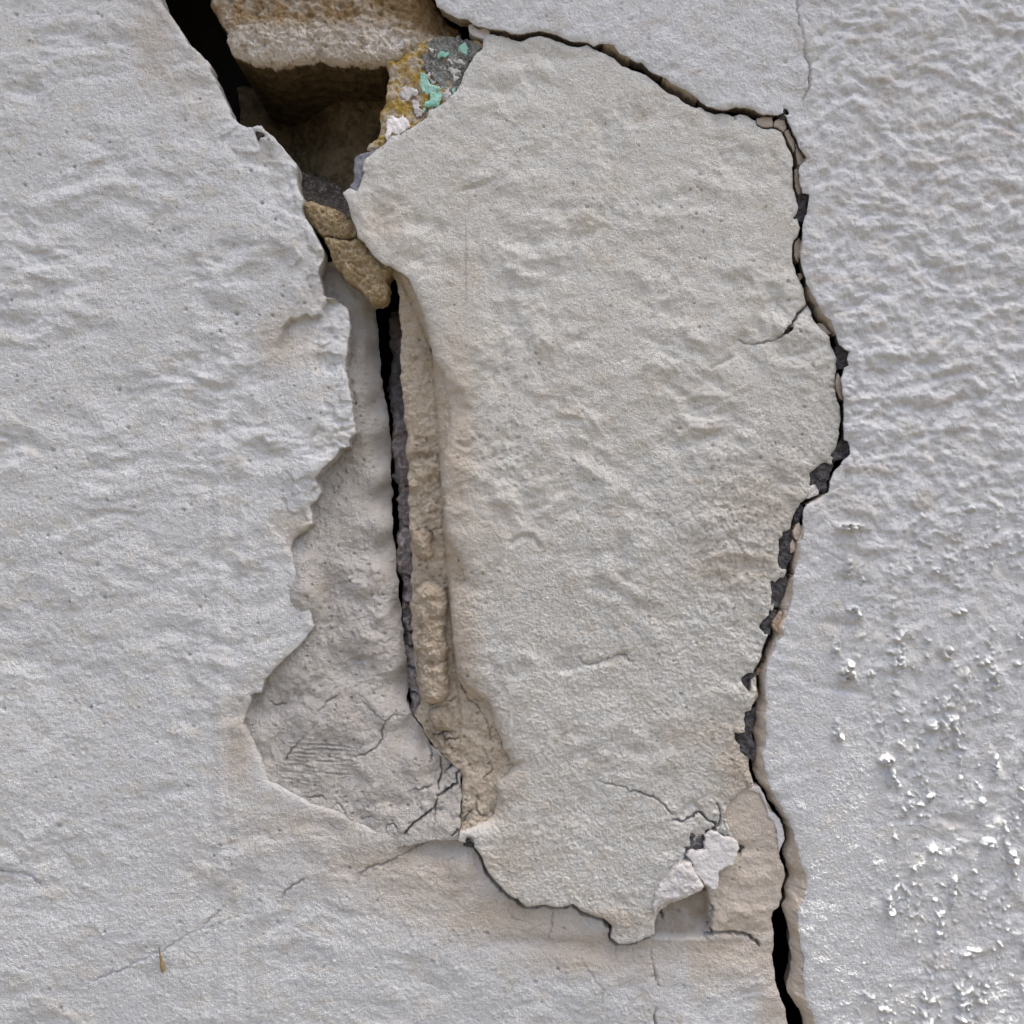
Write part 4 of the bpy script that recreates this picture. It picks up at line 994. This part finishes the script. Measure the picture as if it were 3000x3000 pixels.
def flake(name, poly, h, mat, parent, seed, label=None, amp=2.0, back=None, dome=0, stain=0.0, tilt=(0, 0), step=2.3, wobble=2.0, bk=16):
    q = persp(poly, h)
    x0 = min(p[0] for p in q) - 6; x1 = max(p[0] for p in q) + 6; y0 = min(p[1] for p in q) - 6; y1 = max(p[1] for p in q) + 6
    xs = axis(x0, x1, step, x0, x1); ys = axis(y0, y1, step, y0, y1); X, Y = grid(xs, ys)
    S = sdf(xs, ys, rough(q, 1.4, 8, seed)); S = S + wob(X, Y, wobble, seed, 22)
    cx, cy = (x0 + x1) / 2, (y0 + y1) / 2
    H = h + tilt[0] * (X - cx) + tilt[1] * (Y - cy) + amp * fbm(X, Y, 26, 3, seed) + .3 * amp * fbm(X, Y, 8, 2, seed + 4)
    H = H - (2.5 + dome) * np.exp(np.minimum(S, 0) / (2.5 + dome * .6))
    st = np.clip(stain * (1 + fbm(X, Y, 50, 3, seed + 9)), 0, 1)
    o = relief(name, xs, ys, S, H, mat, parent, (h - bk if back is None else back), {'stain': st})
    if label and o: o['label'] = label
    return o
gc = flake('grey_coat', Z(900,0,600,[(1110,400),(1200,380),(1290,340),(1400,350),(1520,380),(1600,400),(1640,430),(1600,520),(1540,590),(1500,690),(1460,790),(1390,890),(1300,940),(1275,880),(1240,800),(1180,740),(1110,680),(1080,560),(1120,480)]), -9, M['greycoat'], rem, 261, 'dark grey flaking coat with white scraps', 6, wobble=9)
flake('green_paint_flake', Z(900,0,600,[(1058,705),(1085,682),(1112,684),(1130,740),(1180,790),(1250,820),(1270,900),(1258,960),(1225,1002),(1160,1005),(1100,1042),(1092,985),(1160,950),(1150,890),(1090,860),(1065,800)]), -6, M['green'], rem, 262, 'mint green paint flake', 4, wobble=6)
flake('green_paint_flake', Z(900,0,600,[(1212,500),(1270,480),(1330,500),(1300,535),(1240,538)]), -5, M['green'], gc, 263, None, 3, wobble=7)
flake('green_paint_flake', Z(900,0,600,[(1420,430),(1490,400),(1530,430),(1500,500),(1440,520)]), -5, M['green'], gc, 264, None, 3, wobble=8)
flake('green_paint_flake', Z(900,0,600,[(1360,840),(1395,822),(1390,870),(1370,880)]), -4, M['green'], gc, 265, None, 1.0)
flake('white_paint_flake', Z(900,0,600,[(742,1125),(800,1092),(850,1100),(900,1078),(935,1130),(972,1192),(940,1235),(870,1262),(800,1256),(760,1310),(742,1270),(760,1200)]), -2, M['white'], rem, 266, 'bright white paint flake at the foot of the scrap', 3.5, wobble=6)
for i, p in enumerate([[(1115,705),(1150,700),(1200,770),(1190,790),(1140,750)], [(1160,460),(1210,455),(1190,520),(1165,510)], [(1250,680),(1290,640),(1310,690),(1270,700)],
          [(1340,640),(1420,640),(1455,690),(1430,760),(1390,760),(1370,690)], [(1290,850),(1340,830),(1360,900),(1310,940),(1280,920)], [(860,840),(960,830),(1030,850),(1050,900),(960,930),(880,920)],
          [(1000,960),(1060,960),(1080,1050),(1040,1120),(1010,1080)], [(800,400),(900,385),(910,420),(830,440)], [(1330,560),(1430,560),(1480,600),(1400,610)]]):
    flake('white_paint_flake', Z(900,0,600,p), -7, M['flake'], gc if i in (1, 2, 3, 4, 8) else rem, 270 + i, None, 5, wobble=11, stain=.3)
sl = flake('slate_coat', Z(900,0,600,[(552,1440),(620,1418),(680,1390),(740,1340),(770,1335),(720,1400),(620,1460),(565,1490),(520,1600),(548,1622),(505,1720),(475,1802),(425,1812),(398,1752),(440,1705),(436,1600),(440,1500),(500,1450)]), 4, M['slate'], None, 285, None, 3, -90)
tag(sl, 'slate grey sliver of undercoat on the slab corner beside the dark opening', 'plaster')

# ------------------------------------------------------------------ dark cement where the paint flaked off
for nme, pts in CEMENT.items():
    par = SLAB_O if nme in ON_SLAB else (RIGHT if nme in ON_RIGHT else LEFT)
    hh = {'o': -12, 'l': -10, 'corner': 6, 'k': 12}.get(nme, -8)
    c = persp(pts, hh)
    mx = sum(p[0] for p in c) / len(c); my = sum(p[1] for p in c) / len(c)
    grown = [(x + 5 * (1 if x > mx else -1), y + 5 * (1 if y > my else -1)) for x, y in c]
    flake('cement_patch', grown, hh, M['cement'], par, 300 + len(nme) + ord(nme[0]), 'dark grey cement bared where the paint flaked off' if nme == 'j' else None, 11, wobble=3, bk=60)

# ------------------------------------------------------------------ loose flakes and chips
def loose(name, poly, h, mat, label, cat, seed, group=None, **kw):
    o = flake(name, poly, h, mat, None, seed, None, **kw)
    return tag(o, label, cat, group)
H_FL = Z(1850,2250,600,[(700,640),(760,602),(850,642),(940,664),(1000,690),(1022,760),(1008,830),(960,910),(880,945),(830,972),(815,1050),(815,1132),(760,1142),(700,1102),(640,1052),(600,990),(572,900),(522,832),(572,792),(690,780)])
loose('plaster_flake', H_FL, 36, M['flake'], 'white heart-shaped plaster flake lifting off near the lower right crack', 'plaster flake', 331, amp=2.6, bk=22, tilt=(0.03, .05), dome=0, stain=.1, wobble=4)
def build_flap():
    poly = Z(1850,2250,600,[(208,1330),(228,1200),(270,1120),(330,1050),(420,930),(500,900),(560,888),(590,950),(610,1010),(650,1070),(695,1128),(640,1180),(560,1210),(430,1262),(310,1290),(262,1330),(225,1400)])
    o = flake('plaster_flap', persp(poly, 0), 50, M['flake'], None, 335, amp=5, back=2, tilt=(.02, -.05), dome=7, stain=.22)
    tag(o, 'curled cream plaster flap above the sunken oblong, left of the white flake', 'plaster flake')
build_flap()
EDGE_STRIP = Z(1850,2250,600,[(1100,208),(1160,168),(1212,178),(1246,240),(1280,340),(1308,420),(1350,436),(1400,490),(1440,580),(1444,660),(1425,720),(1395,800),(1382,740),(1378,600),(1345,510),(1290,470),(1270,360),(1215,250),(1160,225)])
loose('undercoat_lip', EDGE_STRIP, 8, M['flake'], 'pale whitish lip along the top of the beige undercoat beside the crack', 'plaster flake', 337, amp=2.5, bk=50, stain=.15)
CH = [
 (Z(900,0,600,[(1520,232),(1560,225),(1610,268),(1680,248),(1720,290),(1725,335),(1790,350),(1760,372),(1660,366),(1570,330),(1530,300)]), 2, 'flake', 'thin white chip at the left end of the top crack'),
 (Z(900,0,600,[(1780,260),(1840,240),(1920,290),(1925,330),(1850,350),(1790,310)]), -30, 'chip', 'grey chip standing in the top crack near its left end'),
 (Z(2000,200,600,[(698,472),(770,455),(850,452),(850,548),(790,556),(735,545),(700,520)]), 6, 'chip', 'oblong chip under the top crack where it turns down'),
 (Z(2000,200,600,[(860,505),(905,478),(960,478),(985,560),(955,598),(900,560),(860,548)]), 6, 'chip', 'rounded chip at the bend of the crack'),
 (Z(2000,200,600,[(960,600),(998,572),(1030,640),(1058,690),(1055,800),(1010,720)]), 4, 'chip', 'narrow chip just below the bend of the crack'),
 (Z(2000,200,600,[(1064,690),(1110,790),(1145,850),(1130,905),(1090,910),(1072,820)]), 2, 'chip', 'slim chip on the right side of the crack below the bend'),
 (Z(2000,200,600,[(1052,955),(1090,940),(1102,1020),(1132,1120),(1120,1192),(1092,1198),(1062,1110)]), -8, 'chip', 'long brownish chip wedged upright in the upper crack'),
 (Z(2000,200,600,[(1062,1630),(1105,1595),(1112,1700),(1095,1830),(1058,1770),(1050,1690)]), -6, 'chip', 'upright chip in the crack above the short side branch'),
 (Z(2100,700,600,[(950,795),(1000,800),(1045,845),(1085,890),(1030,910),(975,865)]), -2, 'chip', 'slanting chip in the crack just below the side branch'),
 (Z(2100,700,600,[(765,320),(800,320),(810,360),(785,400),(815,440),(800,450),(770,400)]), -10, 'chip', 'small white splinter in the crack above the side branch'),
 (Z(2100,700,600,[(1148,1262),(1178,1320),(1195,1400),(1192,1520),(1160,1500),(1125,1420),(1116,1340)]), 2, 'chip', 'leaf-shaped chip filling the crack where it bulges right'),
 (Z(2050,1250,600,[(1038,565),(1080,546),(1122,600),(1122,640),(1065,668),(1002,684),(1042,610)]), 8, 'flake', 'white kite-shaped chip below the dark cement at the crack'),
 (Z(2050,1250,600,[(880,985),(905,930),(940,900),(960,950),(974,1050),(912,1072),(888,1025)]), 10, 'chip', 'pale oval chip right of the long dark cement strip'),
 (Z(2050,1250,600,[(852,1110),(880,1062),(908,1110),(905,1170),(860,1200)]), 4, 'chip', 'small tan chip under the pale oval chip'),
 (Z(1950,1800,600,[(1008,62),(1050,20),(1085,-30),(1105,-20),(1095,30),(1116,80),(1092,130),(1096,195),(1062,182),(1010,112)]), 10, 'brownchip', 'rusty brown gritty chip on the right lip of the crack'),
 (Z(1950,1800,600,[(862,520),(890,508),(902,540),(880,575),(858,560)]), -12, 'brownchip', 'tiny brown chip in the crack above the paired strips'),
 (Z(1950,1800,600,[(832,600),(858,590),(862,690),(880,770),(820,860),(812,780),(800,700)]), 6, 'chip', 'smooth grey strip on the left lip of the crack'),
]
for i, (p, h, m, lab) in enumerate(CH):
    loose('mortar_chip', p, h, M[m], lab, 'chip', 350 + i * 3, 'chips wedged in the long crack', amp=2.2, bk=40, wobble=1.2, stain=.15, step=2.0)

# ------------------------------------------------------------------ dry grass seed stuck to the wall
def build_seed():
    pts = [(470,2768,1.2),(473,2785,2.5),(476,2800,3.5),(479,2815,5.5),(481,2828,7),(482,2838,6),(482,2843,2)]
    V = []; F = []
    n = 10
    for j, (x, y, r) in enumerate(pts):
        for i in range(n):
            a = 2 * math.pi * i / n
            V.append(((x + r * math.cos(a) - 478) * K, -(14 + .8 * r * math.sin(a)) * K, -(y - 2843) * K))
    for j in range(len(pts) - 1):
        for i in range(n):
            a = j * n + i; b = j * n + (i + 1) % n
            F.append((a, b, b + n, a + n))
    F.append(tuple(range(n))); F.append(tuple(range(len(V) - 1, len(V) - n - 1, -1)))
    me = bpy.data.meshes.new('grass_seed'); me.from_pydata(V, [], F); me.update()
    for p in me.polygons: p.use_smooth = True
    me.materials.append(M['seed'])
    o = link(bpy.data.objects.new('grass_seed', me), None, ((478 - 1500) * K, 0, ZC - (2843 - 1500) * K))
    tag(o, 'thin brown dry grass seed stuck to the plaster at lower left', 'seed')
build_seed()

for o in bpy.data.objects:
    if '_w' in o: del o['_w']
